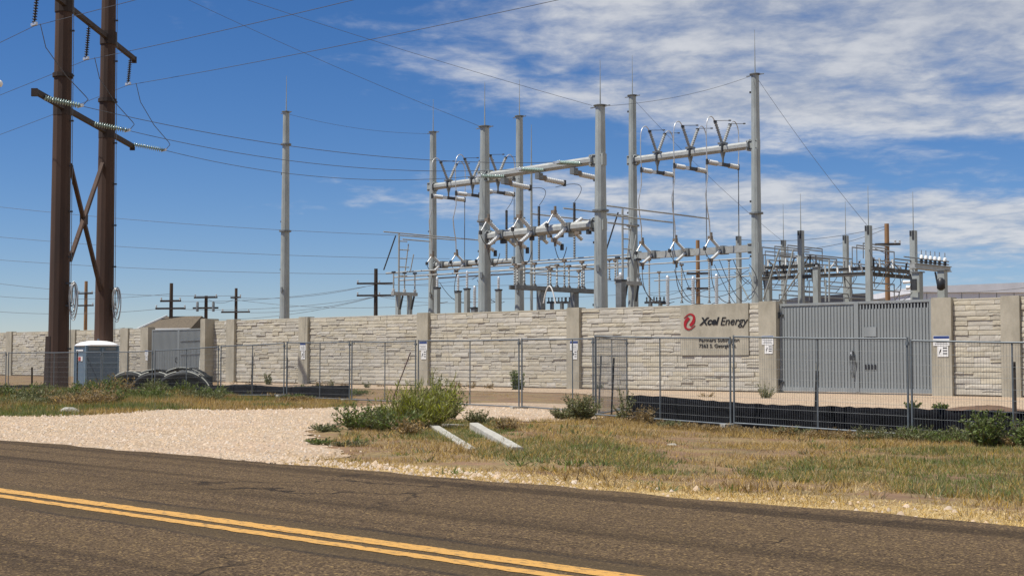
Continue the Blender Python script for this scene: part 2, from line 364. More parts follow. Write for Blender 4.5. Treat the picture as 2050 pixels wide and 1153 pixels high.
# ------------------------------------------------------------------ ground
GZ = -0.06
def gheight(s, D, px):

    return GZ - 0.20 * smooth(px, 1150, 1420) * smooth(D, 11.2, 16.5) * (1 - smooth(D, 25.2, 31))
def smooth(x, a, b_):
    t_ = min(1.0, max(0.0, (x - a) / (b_ - a))); return t_ * t_ * (3 - 2 * t_)
def ground_z(p):
    if p.y < 3: return GZ
    s_, D_ = sd(p); return gheight(s_, D_, CX + FPX * p.x / p.y)
def onground(px, py):                                      # ground point under a pixel
    p = gnd(px, py, GZ)
    for _ in range(4): p = gnd(px, py, ground_z(p))
    return p
xs = np.concatenate([np.array([-4000, -1500, -600, -250]), np.arange(-140, 20.1, 2.0), np.array([40, 90, 250, 800, 2500])])
ys = np.concatenate([np.array([-600, -150, -40, -10, 0, 5]), np.arange(9, 36, 1.0), np.array([40, 47, 55, 80, 140, 300, 800, 2000, 6000])])
vs = []
for y in ys:
    for x in xs:
        p = W(x, y); z = ground_z(p)
        if 10.5 < y < 40 and -140 < x < 20: z += 0.004 * math.sin(x * 1.3 + y * 2.1) + 0.004 * math.sin(x * 0.7 - y * 1.7)
        vs.append((x, y, z))
nx = len(xs)
fs = [(j * nx + i, j * nx + i + 1, (j + 1) * nx + i + 1, (j + 1) * nx + i) for j in range(len(ys) - 1) for i in range(nx - 1)]
mb = MB(); mb.add(vs, fs, True); mb.build('ground', 'ground', None, (0, 0, 0), TH, kind='structure')

# road: crowned slab with a ragged far edge
EDGE = sd(gnd(1000, 964, 0))[1]
mb = MB(); vs = []; segs = np.concatenate([np.array([-900, -400, -200]), np.arange(-120, 12, 0.25), np.array([60, 200, 700])])
for x in segs:
    e = EDGE + 0.05 * math.sin(x * 1.9) + 0.04 * math.sin(x * 5.3 + 1) + rnd.uniform(-0.03, 0.03)
    vs += [(x, 1.2, -0.10), (x, 2.0, 0.0), (x, e, 0.0), (x, e + 0.10, -0.09)]
fs = [(i * 4 + k, (i + 1) * 4 + k, (i + 1) * 4 + k + 1, i * 4 + k + 1) for i in range(len(segs) - 1) for k in range(3)]
mb.add(vs, fs); mb.build('road', 'asphalt', None, (0, 0, 0), TH, kind='structure')
ya = sd(gnd(500, 1045.5, 0))[1]; yb = sd(gnd(500, 1055, 0))[1]; yc = sd(gnd(500, 1061, 0))[1]; ye = sd(gnd(500, 1068.5, 0))[1]
for lo, hi, lab in ((yb, ya, 'far'), (ye, yc, 'near')):
    mb = MB(); vs = []; segs2 = np.arange(-120, 12, 0.09)
    for x in segs2: vs += [(x, lo + rnd.uniform(-0.011, 0.011), 0.004), (x, hi + rnd.uniform(-0.011, 0.011), 0.004)]
    mb.add(vs, [(i * 2, i * 2 + 2, i * 2 + 3, i * 2 + 1) for i in range(len(segs2) - 1)])
    mb.build('road_marking', 'yellow_paint', None, (0, 0, 0), TH, kind='structure')

def noisy_poly(pix, z, step=0.25, amp=0.12):
    P = [gnd(x, y, z) for x, y in pix]; out = []
    for i, p in enumerate(P):
        q = P[(i + 1) % len(P)]; k = max(1, int((q - p).length / step))
        nrm = Vector((-(q - p).y, (q - p).x, 0)).normalized()
        for j in range(k):
            a = p.lerp(q, j / k); w_ = math.sin(a.x * 2.3 + a.y * 1.7) * 0.6 + math.sin(a.x * 5.1 - a.y * 4.3) * 0.4 + rnd.uniform(-0.25, 0.25)
            out.append(a + nrm * amp * w_)
    return out
DRIVE = [(-80, 838), (0, 834), (150, 833), (250, 827), (330, 820), (480, 821), (600, 819), (700, 815), (760, 812), (850, 806), (1000, 806), (1150, 808), (1190, 815), (1185, 838),
         (1120, 843), (1000, 842), (900, 843), (790, 838), (705, 836), (650, 853), (600, 868), (640, 885), (690, 903), (660, 916), (560, 928), (300, 909), (0, 884), (-80, 878)]
WALLSTRIP = [(440, 773), (800, 779), (1150, 787), (1250, 797), (1400, 808), (1700, 817), (2140, 824), (2140, 790), (1870, 786), (1560, 780), (1150, 773), (800, 768), (440, 762)]
def sheet(name, pix, z, m, amp):
    pts = noisy_poly(pix, z, amp=amp); tri = tessellate_polygon([pts])
    me = bpy.data.meshes.new(name); loc_ = [(p.dot(ES), p.dot(EN), z) for p in pts]
    fc = []
    for a in tri:
        p, q, r_ = [loc_[i] for i in a]
        fc.append(a if (q[0] - p[0]) * (r_[1] - p[1]) - (q[1] - p[1]) * (r_[0] - p[0]) > 0 else a[::-1])
    me.from_pydata(loc_, [], fc); me.update()
    put(name, me, m, None, (0, 0, 0), TH, kind='structure'); return pts
drive_pts = sheet('gravel_driveway', DRIVE, -0.046, 'gravel', 0.22)
strip_pts = sheet('gravel_path', WALLSTRIP, -0.046, 'gravel', 0.2)

# ------------------------------------------------------------------ boundary wall
WD = 47.0
def S(px, D, py=700): return sd(at(px, py, D))[0]
def stone_mesh(k):
    r_ = random.Random(50 + k); nxg, nzg = 5, 3; vs = []; fs = []
    for j in range(nzg):
        for i in range(nxg):
            ed = i in (0, nxg - 1) or j in (0, nzg - 1)
            x = i / (nxg - 1) - 0.5; z = j / (nzg - 1) - 0.5
            if not ed: x += r_.uniform(-.06, .06); z += r_.uniform(-.1, .1)
            elif j in (0, 2): z += r_.uniform(-.03, .005) * (1 if j else -1)
            vs.append((x, (-0.93 if ed else -1.0) + r_.uniform(-0.07, 0.07), z))
    for j in range(nzg - 1):
        for i in range(nxg - 1): fs.append((j * nxg + i, j * nxg + i + 1, (j + 1) * nxg + i + 1, (j + 1) * nxg + i))
    ring = [i for i in range(nxg)] + [j * nxg + nxg - 1 for j in range(1, nzg)] + [(nzg - 1) * nxg + i for i in range(nxg - 2, -1, -1)] + [j * nxg for j in range(nzg - 2, 0, -1)]
    o = len(vs); vs += [(vs[i][0], 0.15, vs[i][2]) for i in ring]
    for a in range(len(ring)):
        b_ = (a + 1) % len(ring); fs.append((ring[b_], ring[a], o + a, o + b_))
    return vs, fs
STONES = [stone_mesh(k) for k in range(9)]
SMESH = []
for vs, fs in STONES:
    me = bpy.data.meshes.new('stone'); me.from_pydata(vs, [], fs); me.update(); me.materials.append(MAT['stone']); SMESH.append(me)
def lay(s0, s1, z0, z1, seed):                              # random ashlar: list of (s, z, width, height, proud)
    r_ = random.Random(seed); out = []; z = z0
    while z < z1 - 0.05:
        h = r_.choice((0.16, 0.18, 0.20, 0.22)); h = min(h, z1 - z)
        if z1 - z - h < 0.1: h = z1 - z
        x = s0
        while x < s1 - 0.02:
            wd = r_.uniform(0.35, 1.1)
            if s1 - x - wd < 0.25: wd = s1 - x
            if h > 0.19 and r_.random() < 0.32:
                f = r_.choice((0.4, 0.5, 0.6)); out.append((x + wd / 2, z + h * f / 2, wd, h * f, r_.uniform(.045, .095)))
                k = 2 if wd > 0.7 and r_.random() < 0.5 else 1
                for q in range(k): out.append((x + wd * (q + .5) / k, z + h * f + h * (1 - f) / 2, wd / k, h * (1 - f), r_.uniform(.045, .095)))
            else: out.append((x + wd / 2, z + h / 2, wd, h, r_.uniform(.045, .095)))
            x += wd
        z += h
    return out
def stones_on(wall, panel, items, base, limit):
    """items: (s, z, w, h, proud) in world s; nearest ones singly under the panel, the rest as one mesh"""
    pass
def build_wall(name, label, D, piers, panels, z0, nomax=300, top=None, gaps=None):
    """piers: (s0, s1, ztop, proud); panels: (s0, s1, ztop, [(a, b, zlo, zhi) stone areas])"""
    sm = (min(p[0] for p in piers + panels))
    t_ = thing(name, label, 'wall', W(sm, D, z0), TH)
    allst = []
    for (a, b_, zt, pr) in piers:
        mb = MB(); mb.box(((a + b_) / 2 - sm, -pr / 2 + 0.15, (zt - z0) / 2), (b_ - a, pr + 0.3, zt - z0)); mb.box(((a + b_) / 2 - sm, -pr / 2 + 0.15, zt - z0 + 0.02), (b_ - a - 0.02, pr + 0.27, 0.04)); mb.build('pillar', 'concrete', t_)
    for i, (a, b_, zt, areas) in enumerate(panels):
        mb = MB(); mb.box(((a + b_) / 2 - sm, 0.12, (zt - 0.04 - z0) / 2), (b_ - a, 0.20, zt - 0.04 - z0)); p_ = mb.build('panel', 'mortar', t_)
        mb = MB(); mb.box(((a + b_) / 2 - sm, 0.10, zt - z0 - 0.012), (b_ - a - 0.01, 0.24, 0.055)); mb.build('coping', 'stone', t_)
        for (x0, x1, za, zb) in areas:
            for it in lay(x0, x1, za, zb, i * 17 + int(abs(x0) * 10)): allst.append((it, p_))
    def size(e):
        (s_, z, wd, h, pr), _ = e; p = W(s_, D); return -(wd * h) / (p.y * p.y)
    allst.sort(key=size)
    rest = MB()
    for k, ((s_, z, wd, h, pr), p_) in enumerate(allst):
        if k < nomax:
            o = bpy.data.objects.new('stone', SMESH[k % 9]); C.objects.link(o); o.parent = p_
            o.location = (s_ - sm, 0.02, z - z0); o.scale = (wd - 0.006, pr, h - 0.016)
        else:
            vs, fs = STONES[k % 9]; rest.add([(s_ - sm + v[0] * (wd - 0.006), 0.02 + v[1] * pr, z - z0 + v[2] * (h - 0.016)) for v in vs], fs)
    if rest.v: rest.build('stone_facing', 'stone', t_, kind='stuff')
    return t_
Z0 = -0.08
zt = at(1560, 605.5, WD).z; ztr = at(1950, 598, WD).z
SG0, SG1 = S(1365, WD), S(1502, WD); SGZ0 = at(1430, 711, WD).z
p_ = [S(x, WD) for x in (428, 458, 474, 603, 621, 840, 862, 1140, 1165, 1525, 1560, 1870, 1910, 2008, 2046)]
GPIER = (S(401, WD - 0.62) + S(412, WD - 0.62)) / 2
piers = [(GPIER - 0.24, GPIER + 0.24, zt + 0.1, 0.66)] + [(p_[i], p_[i + 1], zt + 0.03, 0.2) for i in (1, 3, 5, 7)] + [(p_[9], p_[10], zt + 0.02, 0.22)]
pans = []
for a, b_ in ((GPIER + 0.242, p_[1] - .002), (p_[2] + .002, p_[3] - .002), (p_[4] + .002, p_[5] - .002), (p_[6] + .002, p_[7] - .002)): pans.append((a, b_, zt, [(a, b_, 0.0, zt - 0.05)]))
a, b_ = p_[8] + .002, p_[9] - .002
pans.append((a, b_, zt, [(a, SG0 - 0.01, SGZ0, zt - 0.05), (SG1 + 0.01, b_, SGZ0, zt - 0.05), (a, b_, 0.0, SGZ0 - 0.02)]))
main_wall = build_wall('boundary_wall', 'long beige stone-faced wall with concrete pillars and a lettered panel beside the grey double gate', WD, piers, pans, Z0)
sE = p_[14] + 9.0
piers = [(p_[11], p_[12], ztr + 0.03, 0.2), (p_[13], p_[14], ztr + 0.02, 0.16), (sE, sE + .6, ztr, 0.16)]
pans = [(p_[12] + .002, p_[13] - .002, ztr, [(p_[12] + .01, p_[13] - .01, 0, ztr - 0.05)]), (p_[14] + .002, sE - .002, ztr, [(p_[14] + .01, sE - .01, 0, ztr - 0.05)])]
build_wall('boundary_wall', 'short end stretch of beige stone-faced wall behind the pillar with a danger sign', WD, piers, pans, Z0, nomax=150)
LD = 55.0; ztl = at(200, 660.5, LD).z
q_ = [S(x, LD) for x in (15, 26, 134, 153, 244, 259, 288, 303)]
piers = [(q_[i], q_[i + 1], ztl + 0.04, 0.16) for i in (0, 2, 4)] + [(q_[6], q_[7], ztl + 0.06, 0.3)]
e0 = q_[0] - 12
pans = [(a, b_, ztl, [(a, b_, 0, ztl - 0.05)]) for a, b_ in ((e0, q_[0] - .002), (q_[1] + .002, q_[2] - .002), (q_[3] + .002, q_[4] - .002), (q_[5] + .002, q_[6] - .002))]
build_wall('boundary_wall', 'set-back beige stone-faced wall behind the rusty twin-pole tower', LD, piers, pans, Z0, nomax=0)

# ------------------------------------------------------------------ lettered panel on the wall
def text_mesh(body, bold=0.0, shear=0.0):
    cu = bpy.data.curves.new('lettering', 'FONT'); cu.body = body; cu.offset = bold; cu.shear = shear; cu.extrude = 0.012; cu.resolution_u = 3
    o = bpy.data.objects.new('lettering', cu); C.objects.link(o)
    me = bpy.data.meshes.new_from_object(o.evaluated_get(bpy.context.evaluated_depsgraph_get()))
    bpy.data.objects.remove(o); bpy.data.curves.remove(cu); return me
def fit_text(name, body, m, parent, x0, x1, zlo, zhi, y, bold=0.0, shear=0.0, base=None):
    me = text_mesh(body, bold, shear); co = np.zeros(len(me.vertices) * 3); me.vertices.foreach_get('co', co); co = co.reshape(-1, 3)
    mn, mx = co.min(0), co.max(0); out = np.zeros_like(co)
    out[:, 0] = x0 + (co[:, 0] - mn[0]) / (mx[0] - mn[0]) * (x1 - x0)
    out[:, 2] = zlo + (co[:, 1] - mn[1]) / (mx[1] - mn[1]) * (zhi - zlo)
    out[:, 1] = y - co[:, 2] * 0.6
    me.vertices.foreach_set('co', out.ravel()); me.update(); me.name = name
    me.materials.clear(); return put(name, me, m, parent)
# flat concrete panel
SPD = WD - 0.10
mid_s = (SG0 + SG1) / 2
sign = thing('sign_panel', 'smooth concrete sign panel with red swirl logo and black utility lettering', 'sign', W(mid_s, SPD, SGZ0), TH)
hw = (SG1 - SG0) / 2; hh = zt + 0.02 - SGZ0
one('concrete', sign, 'board', 'box', (0, 0.055, hh / 2), (2 * hw - .03, 0.11, hh))
def sl_(px, py):                                            # pixel -> local x,z on the panel
    p = at(px, py, SPD - 0.01); q = lc(sign, p); return q.x, q.z
xa, za = sl_(1400, 651); xb, zb = sl_(1440, 634.5)
fit_text('lettering', 'Xcel', 'sign_black', sign, xa, xb, za, zb, -0.014, 0.030, 0.28)
xa, za = sl_(1442.5, 656); xb, zb = sl_(1497.5, 633.5)
fit_text('lettering', 'Energy', 'sign_black', sign, xa, xb, za, zb, -0.014, 0.0, 0.28)
xa, za = sl_(1400, 684.5); xb, zb = sl_(1480, 676)
fit_text('lettering', 'Farmers Substation', 'sign_black', sign, xa, xb, za, zb, -0.014, 0.0)
xa, za = sl_(1399.5, 698); xb, zb = sl_(1474, 688)
fit_text('lettering', '7563 S. Georgia St.', 'sign_black', sign, xa, xb, za, zb, -0.014, 0.0)
# logo: two interlocking swooshes, each a tapering stroke
cx, cz = sl_(1380.5, 644); ux = (sl_(1390, 644)[0] - sl_(1371, 644)[0]) / 19; uz = (sl_(1380, 634)[1] - sl_(1380, 654)[1]) / 20
def stroke(pts, ws, name, m):
    P = []
    n = 30
    def cr(t_):
        k = min(len(pts) - 2, int(t_ * (len(pts) - 1))); u = t_ * (len(pts) - 1) - k
        g = lambda i: np.array(pts[max(0, min(len(pts) - 1, i))], float)
        a, b2, c2, d2 = g(k - 1), g(k), g(k + 1), g(k + 2)
        wv = ws[k] + (ws[k + 1] - ws[k]) * u
        return 0.5 * (2 * b2 + (c2 - a) * u + (2 * a - 5 * b2 + 4 * c2 - d2) * u * u + (3 * b2 - a - 3 * c2 + d2) * u ** 3), wv
    L_ = [cr(i / n) for i in range(n + 1)]; vs = []
    for i in range(n + 1):
        d_ = L_[min(n, i + 1)][0] - L_[max(0, i - 1)][0]; d_ = d_ / (np.linalg.norm(d_) + 1e-9); nn = np.array([-d_[1], d_[0]]) * L_[i][1] / 2
        for q in (L_[i][0] + nn, L_[i][0] - nn): vs += [(cx + q[0] * ux, -0.024, cz + q[1] * uz), (cx + q[0] * ux, -0.004, cz + q[1] * uz)]
    fs = []
    for i in range(n): o = i * 4; fs += [(o, o + 4, o + 6, o + 2), (o, o + 1, o + 5, o + 4), (o + 2, o + 6, o + 7, o + 3)]
    mb = MB(); mb.add(vs, fs); return mb.build(name, m, sign)
sw = [(-1, 8), (-6.5, 2), (-9, -5), (-8, -11.5), (-3, -15), (3, -14), (11, -7.5)]
stroke(sw, [5.5, 6.5, 5.0, 4.0, 3.0, 2.0, 1.0], 'logo_swoosh', 'logo_red')
stroke([(-x, -y) for x, y in sw], [5.5, 6.5, 5.0, 4.0, 3.0, 2.0, 1.0], 'logo_swoosh', 'logo_red')

# ------------------------------------------------------------------ warning signs on pillars
def warning(px, ytop, w_px, h1, h2, D, label):
    p = at(px, ytop + h1 + h2, D); o = thing('warning_sign', label, 'sign', p, TH, 'danger signs on the wall pillars')
    k = p.y / FPX; ww = w_px * k / 0.83; a1, a2 = h1 * k, h2 * k
    one('sign_white', o, 'plate', 'box', (0, 0, a2 + a1 / 2), (ww, 0.01, a1))
    one('sign_blue', o, 'header', 'box', (0, -0.007, a2 + a1 * 0.84), (ww * 0.96, 0.006, a1 * 0.26))
    mb = MB()
    for r_ in range(3): mb.box((0, -0.007, a2 + a1 * (0.18 + r_ * 0.16)), (ww * (0.8 - 0.15 * (r_ % 2)), 0.005, a1 * 0.045))
    mb.build('small_print', 'steel_grey', o)
    one('sign_white', o, 'lower_plate', 'box', (ww * 0.08, 0, a2 * 0.48), (ww * 0.66, 0.01, a2 * 0.95))
    mb = MB(); x0, z0 = -ww * 0.08, a2 * 0.42; q = a2 * 0.2
    mb.add([(x0 + q * a, -0.009, z0 + q * b_) for a, b_ in ((.1, 1.3), (.7, 1.3), (.25, .3), (.65, .3), (-.4, -1.3), (-.05, -.1), (-.45, -.1))], [(6, 5, 3, 2, 1, 0), (6, 4, 5)][:2]); mb.build('bolt_symbol', 'sign_black', o)
    mb = MB()
    for r_ in (0.55, 0.3, 0.8): mb.box((ww * 0.22, -0.008, a2 * r_), (ww * 0.26, 0.005, a2 * 0.09))
    mb.build('lettering', 'sign_black', o, kind='stuff')
F_ = WD - 0.215
warning(606, 686, 15, 16, 17, F_, 'white danger sign on the pillar between the pylon gate pier and the leaning stake')
warning(847, 683, 19, 18, 18, F_, 'white danger sign on the pillar behind the leaning stake')
warning(1149, 682, 17, 19, 18, F_, 'white danger sign on the pillar midway between leaning stake and lettered panel')
warning(1537, 672, 23, 18, 18, WD - 0.235, 'white danger sign on the pillar between lettered panel and double gate')
warning(1885, 672, 29, 20, 22, WD - 0.215, 'white danger sign with blue heading on the gate pillar beside short wall')
warning(293, 701, 10, 10, 10, LD - 0.315, 'small white danger sign on the pillar next to the side gate')

# ------------------------------------------------------------------ gates
def gate(pxa, pxb, D, z0, ztop, split, nsl, label, detail=True):
    sa, sb = S(pxa, D), S(pxb, D); g = thing('steel_gate', label, 'gate', W(sa, D, z0), TH)
    L_ = sb - sa; H = ztop - z0; ms = S(split, D) - sa
    for k, (a, b_) in enumerate(((0.02, ms - 0.01), (ms + 0.01, L_ - 0.02))):
        mb = MB(); fw = 0.09
        mb.box(((a + b_) / 2, 0, H - fw / 2), (b_ - a, 0.08, fw)); mb.box(((a + b_) / 2, 0, fw * 0.9), (b_ - a, 0.08, fw * 1.8))
        mb.box((a + fw / 2, 0, H / 2), (fw, 0.078, H - 0.01)); mb.box((b_ - fw / 2, 0, H / 2), (fw, 0.078, H - 0.01))
        lf = mb.build('leaf_frame', 'gate_steel', g)
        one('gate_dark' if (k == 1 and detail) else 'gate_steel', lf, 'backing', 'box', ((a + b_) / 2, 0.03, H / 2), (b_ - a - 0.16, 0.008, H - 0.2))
        n = nsl[k]; x0, x1 = a + fw, b_ - fw; step = (x1 - x0) / n
        hs_ = H - fw - fw * 1.8 - (0.21 if k == 1 and detail else 0.07)
        mb = MB(); wv = step * 0.5; vs = []; dep = 0.034
        prof = [(-step / 2, 0), (-step * 0.25, 0), (-step * 0.18, -dep), (step * 0.18, -dep), (step * 0.25, 0), (step / 2, 0)]
        for zz in (0, hs_): vs += [(x, y, zz) for x, y in prof]
        vs += [(-step / 2, 0.012, 0), (step / 2, 0.012, 0), (-step / 2, 0.012, hs_), (step / 2, 0.012, hs_)]
        fs = [(i, i + 1, i + 7, i + 6) for i in range(5)] + [(6, 7, 8, 9, 10, 11, 15, 14), (5, 4, 3, 2, 1, 0, 12, 13)]
        me = bpy.data.meshes.new('slat'); me.from_pydata(vs, [], fs); me.update(); me.materials.append(MAT['gate_steel'])
        for i in range(n):
            o = bpy.data.objects.new('slat', me); C.objects.link(o); o.parent = lf; o.location = (x0 + (i + .5) * step, 0, fw * 1.8)
        if k == 1 and detail:                              # bars between the ventilation slits over the slats
            vb = bpy.data.meshes.new('slit_bar'); q = MB(); q.box((0, 0, 0.105), (step * 0.42, 0.03, 0.21)); vb.from_pydata(q.v, [], q.f); vb.materials.append(MAT['gate_steel'])
            for i in range(n):
                o = bpy.data.objects.new('slit_bar', vb); C.objects.link(o); o.parent = lf; o.location = (x0 + (i + .5) * step, 0, fw * 1.8 + hs_)
    if detail:
        q = lambda px, py: lc(g, at(px, py, D - 0.05))
        for i in range(4):
            c_ = q(1733 + i * 6.4, 734.5); one('gate_dark', g, 'slot', 'box', (c_.x, -0.055, c_.z), (0.055, 0.02, 0.19))
        c_ = q(1742, 664); one('gate_steel', g, 'cover_plate', 'box', (c_.x, -0.045, c_.z), (0.5, 0.012, 0.36))
        mb = MB(); a = lc(g, at(1716, 600, D)); mb.box((a.x, -0.05, H / 2), (0.13, 0.02, H - 0.04)); mb.build('meeting_strip', 'gate_steel', g)
        c_ = q(1707, 716); mb = MB(); mb.box((c_.x, -0.09, c_.z), (0.2, 0.06, 0.16)); mb.box((c_.x + .04, -0.10, c_.z + .2), (0.06, 0.04, 0.14)); mb.build('lock_box', 'dark_steel', g)
        mb = MB(); mb.tube(arc((c_.x - .1, -0.12, c_.z - .1), (c_.x + .15, -0.12, c_.z - .1), (0, 0, -0.45)), 0.022); mb.tube(arc((c_.x - .05, -0.12, c_.z - .1), (c_.x + .1, -0.12, c_.z), (0, 0, -0.7)), 0.016); mb.build('chain', 'steel_grey', g)
        mb = MB(); mb.box((c_.x - .02, -0.08, c_.z + .18), (.12, .03, .07)); mb.build('latch', 'aluminium', g)
        for zz in (0.35, H - 0.45):
            mb = MB(); mb.tube([(0.0, -0.09, zz - .12), (0.0, -0.09, zz + .12)], 0.045); mb.box((0.1, -0.06, zz), (0.2, 0.03, 0.08)); mb.build('hinge', 'dark_steel', g)
    return g
gate(1561.5, 1868, WD + 0.05, 0.02, at(1715, 603.5, WD).z, 1716, (23, 22), 'grey steel double gate with vertical slats and dark slits along one leaf')
gd = gate(304.5, 408, LD - 0.3, 0.0, at(350, 659, LD).z, 358, (22, 20), 'plain grey side gate behind the black coils, set back between wall stretches', detail=False)
q = lc(gd, at(352, 720, LD - .4)); one('dark_steel', gd, 'handle', 'tube', arc((q.x, -0.05, q.z - .2), (q.x, -0.05, q.z + .2), (0.0, -0.1, 0)), 0.03)
mb = MB()
for yy in (682, 709, 736):
    a = lc(gd, at(361, yy, LD - .36)); b_ = lc(gd, at(404, yy - 2, LD - .36)); mb.bar((a.x, -0.07, a.z), (b_.x, -0.07, b_.z), 0.02, 0.07)
mb.build('rail', 'steel_grey', gd)
# pale brace leaning by the gate pier
A_ = at(398, 762, 49.0); B_ = at(407, 660, 50.5); mb = MB(); mb.bar((0, 0, 0), B_ - A_, 0.12, 0.14); mb.box((0, 0, 0.05), (0.3, 0.3, 0.1)); mb.build('gate_brace', 'concrete_kerb', None, A_, 0, 'pale slanting brace propped beside the dark gate pier', 'brace')

# ------------------------------------------------------------------ substation: steel frames
FD, ND = 70.0, 56.0
def big_pole(parent, px_b, ytop, D, r0, r1, rod_y, rings, px_t=None, collar=None, name='pole'):
    base = at(px_b, 640, D); base.z = GZ; top = at(px_t or px_b, ytop, D)
    h = top.z - GZ; o = lc(parent, base)
    mb = MB(); mb.tube([o + Vector((0, 0, 0)), o + Vector((0, 0, h))], [r1, r0], 12, smooth=False)
    sh = mb.build(name, 'galv', parent)
    mb = MB(); mb.tube([o + Vector((0, 0, h)), o + Vector((0, 0, h + .05))], r0 * 1.45, 12, smooth=False); mb.bar(o + Vector((-r0 * 2.6, 0, h - .03)), o + Vector((r0 * 2.6, 0, h - .03)), .06, .05); mb.build('cap_plate', 'steel_grey', sh)
    rt = at(px_t or px_b, rod_y, D).z - GZ
    mb = MB(); mb.tube([o + Vector((0, 0, h + .05)), o + Vector((0, 0, h + (rt - h) * .45)), o + Vector((0, 0, rt))], [0.04, 0.025, 0.012], 6); mb.build('lightning_rod', 'galv', sh)
    for y in rings:
        z = at(px_b, y, D).z - GZ; rr = r1 + (r0 - r1) * z / h
        mb = MB(); mb.tube([o + Vector((0, 0, z - .05)), o + Vector((0, 0, z - .049)), o + Vector((0, 0, z + .05)), o + Vector((0, 0, z + .051))], [rr, rr + .13, rr + .13, rr], 12, smooth=False); mb.build('flange', 'steel_grey', sh)
    mb = MB(); z = 4.2
    while z < h - 1: mb.box(o + Vector((-(r1 + (r0 - r1) * z / h) - .04, -.1, z)), (0.10, 0.06, 0.12)); z += 3.3
    mb.build('step_bracket', 'dark_steel', sh, kind='stuff')
    mb = MB()
    for z in (3.9, 6.1): mb.box(o + Vector((.1, -(r1 + (r0 - r1) * z / h) - .02, z)), (0.18, 0.04, 0.34))
    mb.build('name_plate', 'steel_grey', sh, kind='stuff')
    return sh
def obeam(parent, a, b_, r, name='beam', n=8, m='galv_beam'):
    a, b_ = lc(parent, a), lc(parent, b_); mb = MB(); mb.tube([a, b_], r, n, smooth=False); bm_ = mb.build(name, m, parent)
    d = (b_ - a).normalized()
    mb = MB(); mb.tube([a + d * .02, a + d * .10], r * 1.5, n, smooth=False); mb.tube([b_ - d * .10, b_ - d * .02], r * 1.5, n, smooth=False); mb.build('end_plate', 'steel_grey', bm_, kind='stuff')
    return bm_
frA = thing('steel_gantry', 'tall grey two-pole steel gantry whose lower beam holds diamond insulators beside the ladder-like bus stand', 'gantry', Vector((*at(866, 640, FD).xy, GZ)), TH, 'dead-end frames in the substation')
big_pole(frA, 866, 266, FD, 0.235, 0.36, 200, (), 863)
big_pole(frA, 1040, 234, FD, 0.235, 0.36, 160, (437,), 1039)
obeam(frA, at(870, 374, FD), at(1034, 353, FD), 0.25)
lowA = obeam(frA, at(872, 531, FD), at(1034, 522, FD), 0.20)
frB = thing('steel_gantry', 'stout grey two-pole steel gantry carrying the glass strain strings behind the long wall', 'gantry', Vector((*at(970, 640, ND).xy, GZ)), TH, 'dead-end frames in the substation')
big_pole(frB, 970, 255, ND, 0.255, 0.42, 165, (443,), 968)
big_pole(frB, 1203, 213, ND, 0.255, 0.42, 120, (422,), 1200)
obeam(frB, at(976, 353, ND), at(1192, 321, ND), 0.23)
obeam(frB, at(978, 474, ND), at(1192, 450, ND), 0.27)
frC = thing('steel_gantry', 'tallest grey two-pole steel gantry standing behind the lettered panel', 'gantry', Vector((*at(1268, 640, FD).xy, GZ)), TH, 'dead-end frames in the substation')
big_pole(frC, 1268, 193, FD, 0.235, 0.37, 112, (452,), 1263)
big_pole(frC, 1516, 150, FD, 0.235, 0.37, 60, (427,), 1511)
obeam(frC, at(1272, 321, FD), at(1504, 291, FD), 0.25)
lw = MB(); a, b_ = lc(frC, at(1278, 513, FD)), lc(frC, at(1506, 497, FD)); lw.bar(a, b_, 0.34, 0.42); lw.build('beam', 'galv_beam', frC)
for fr, D, jn in ((frA, FD, ((866, 374), (1036, 353), (1036, 522))), (frB, ND, ((972, 353), (1197, 321), (1198, 450), (974, 474))), (frC, FD, ((1268, 321), (1508, 291), (1511, 497), (1272, 513)))):
    for px, py in jn:
        q = lc(fr, at(px, py, D)); bk = one('galv', fr, 'beam_bracket', 'box', (q.x, -.02, q.z), (.95 if fr is frB else .8, .34, .62))
        for dz in (-.22, .22): one('dark_steel', bk, 'bolt_row', 'box', (q.x, -.2, q.z + dz), (.7, .05, .05))
for i in range(11):
    q = lc(frB, at(990 + i * 19, 486 - i * 2.1, ND)); one(('clamp', 'dark_steel', 'galv')[i % 3], frB, 'fitting', 'box', (q.x, -.15 + .1 * (i % 3), q.z), (.22 + .1 * (i % 2), .2, .16 + .06 * (i % 3)))
mast = thing('steel_mast', 'single free-standing grey steel mast with lightning rod behind the wall', 'mast', Vector((*at(569, 640, 58).xy, GZ)), TH)
big_pole(mast, 569.5, 225, 58, 0.22, 0.38, 152, (463, 290), 574)
tm = thing('lightning_mast', 'thin grey lightning mast rising behind the stout two-pole frame', 'mast', Vector((*at(1064, 640, 76).xy, GZ)), TH)
h = at(1062, 250, 76).z - GZ; hb = at(1062, 330, 76).z - GZ
one('galv', tm, 'shaft', 'tube', [(0, 0, 0), (0, 0, hb)], [0.13, 0.08], 10); one('galv', tm, 'tip_rod', 'tube', [(0, 0, hb), (0, 0, h)], [0.05, 0.015], 6)

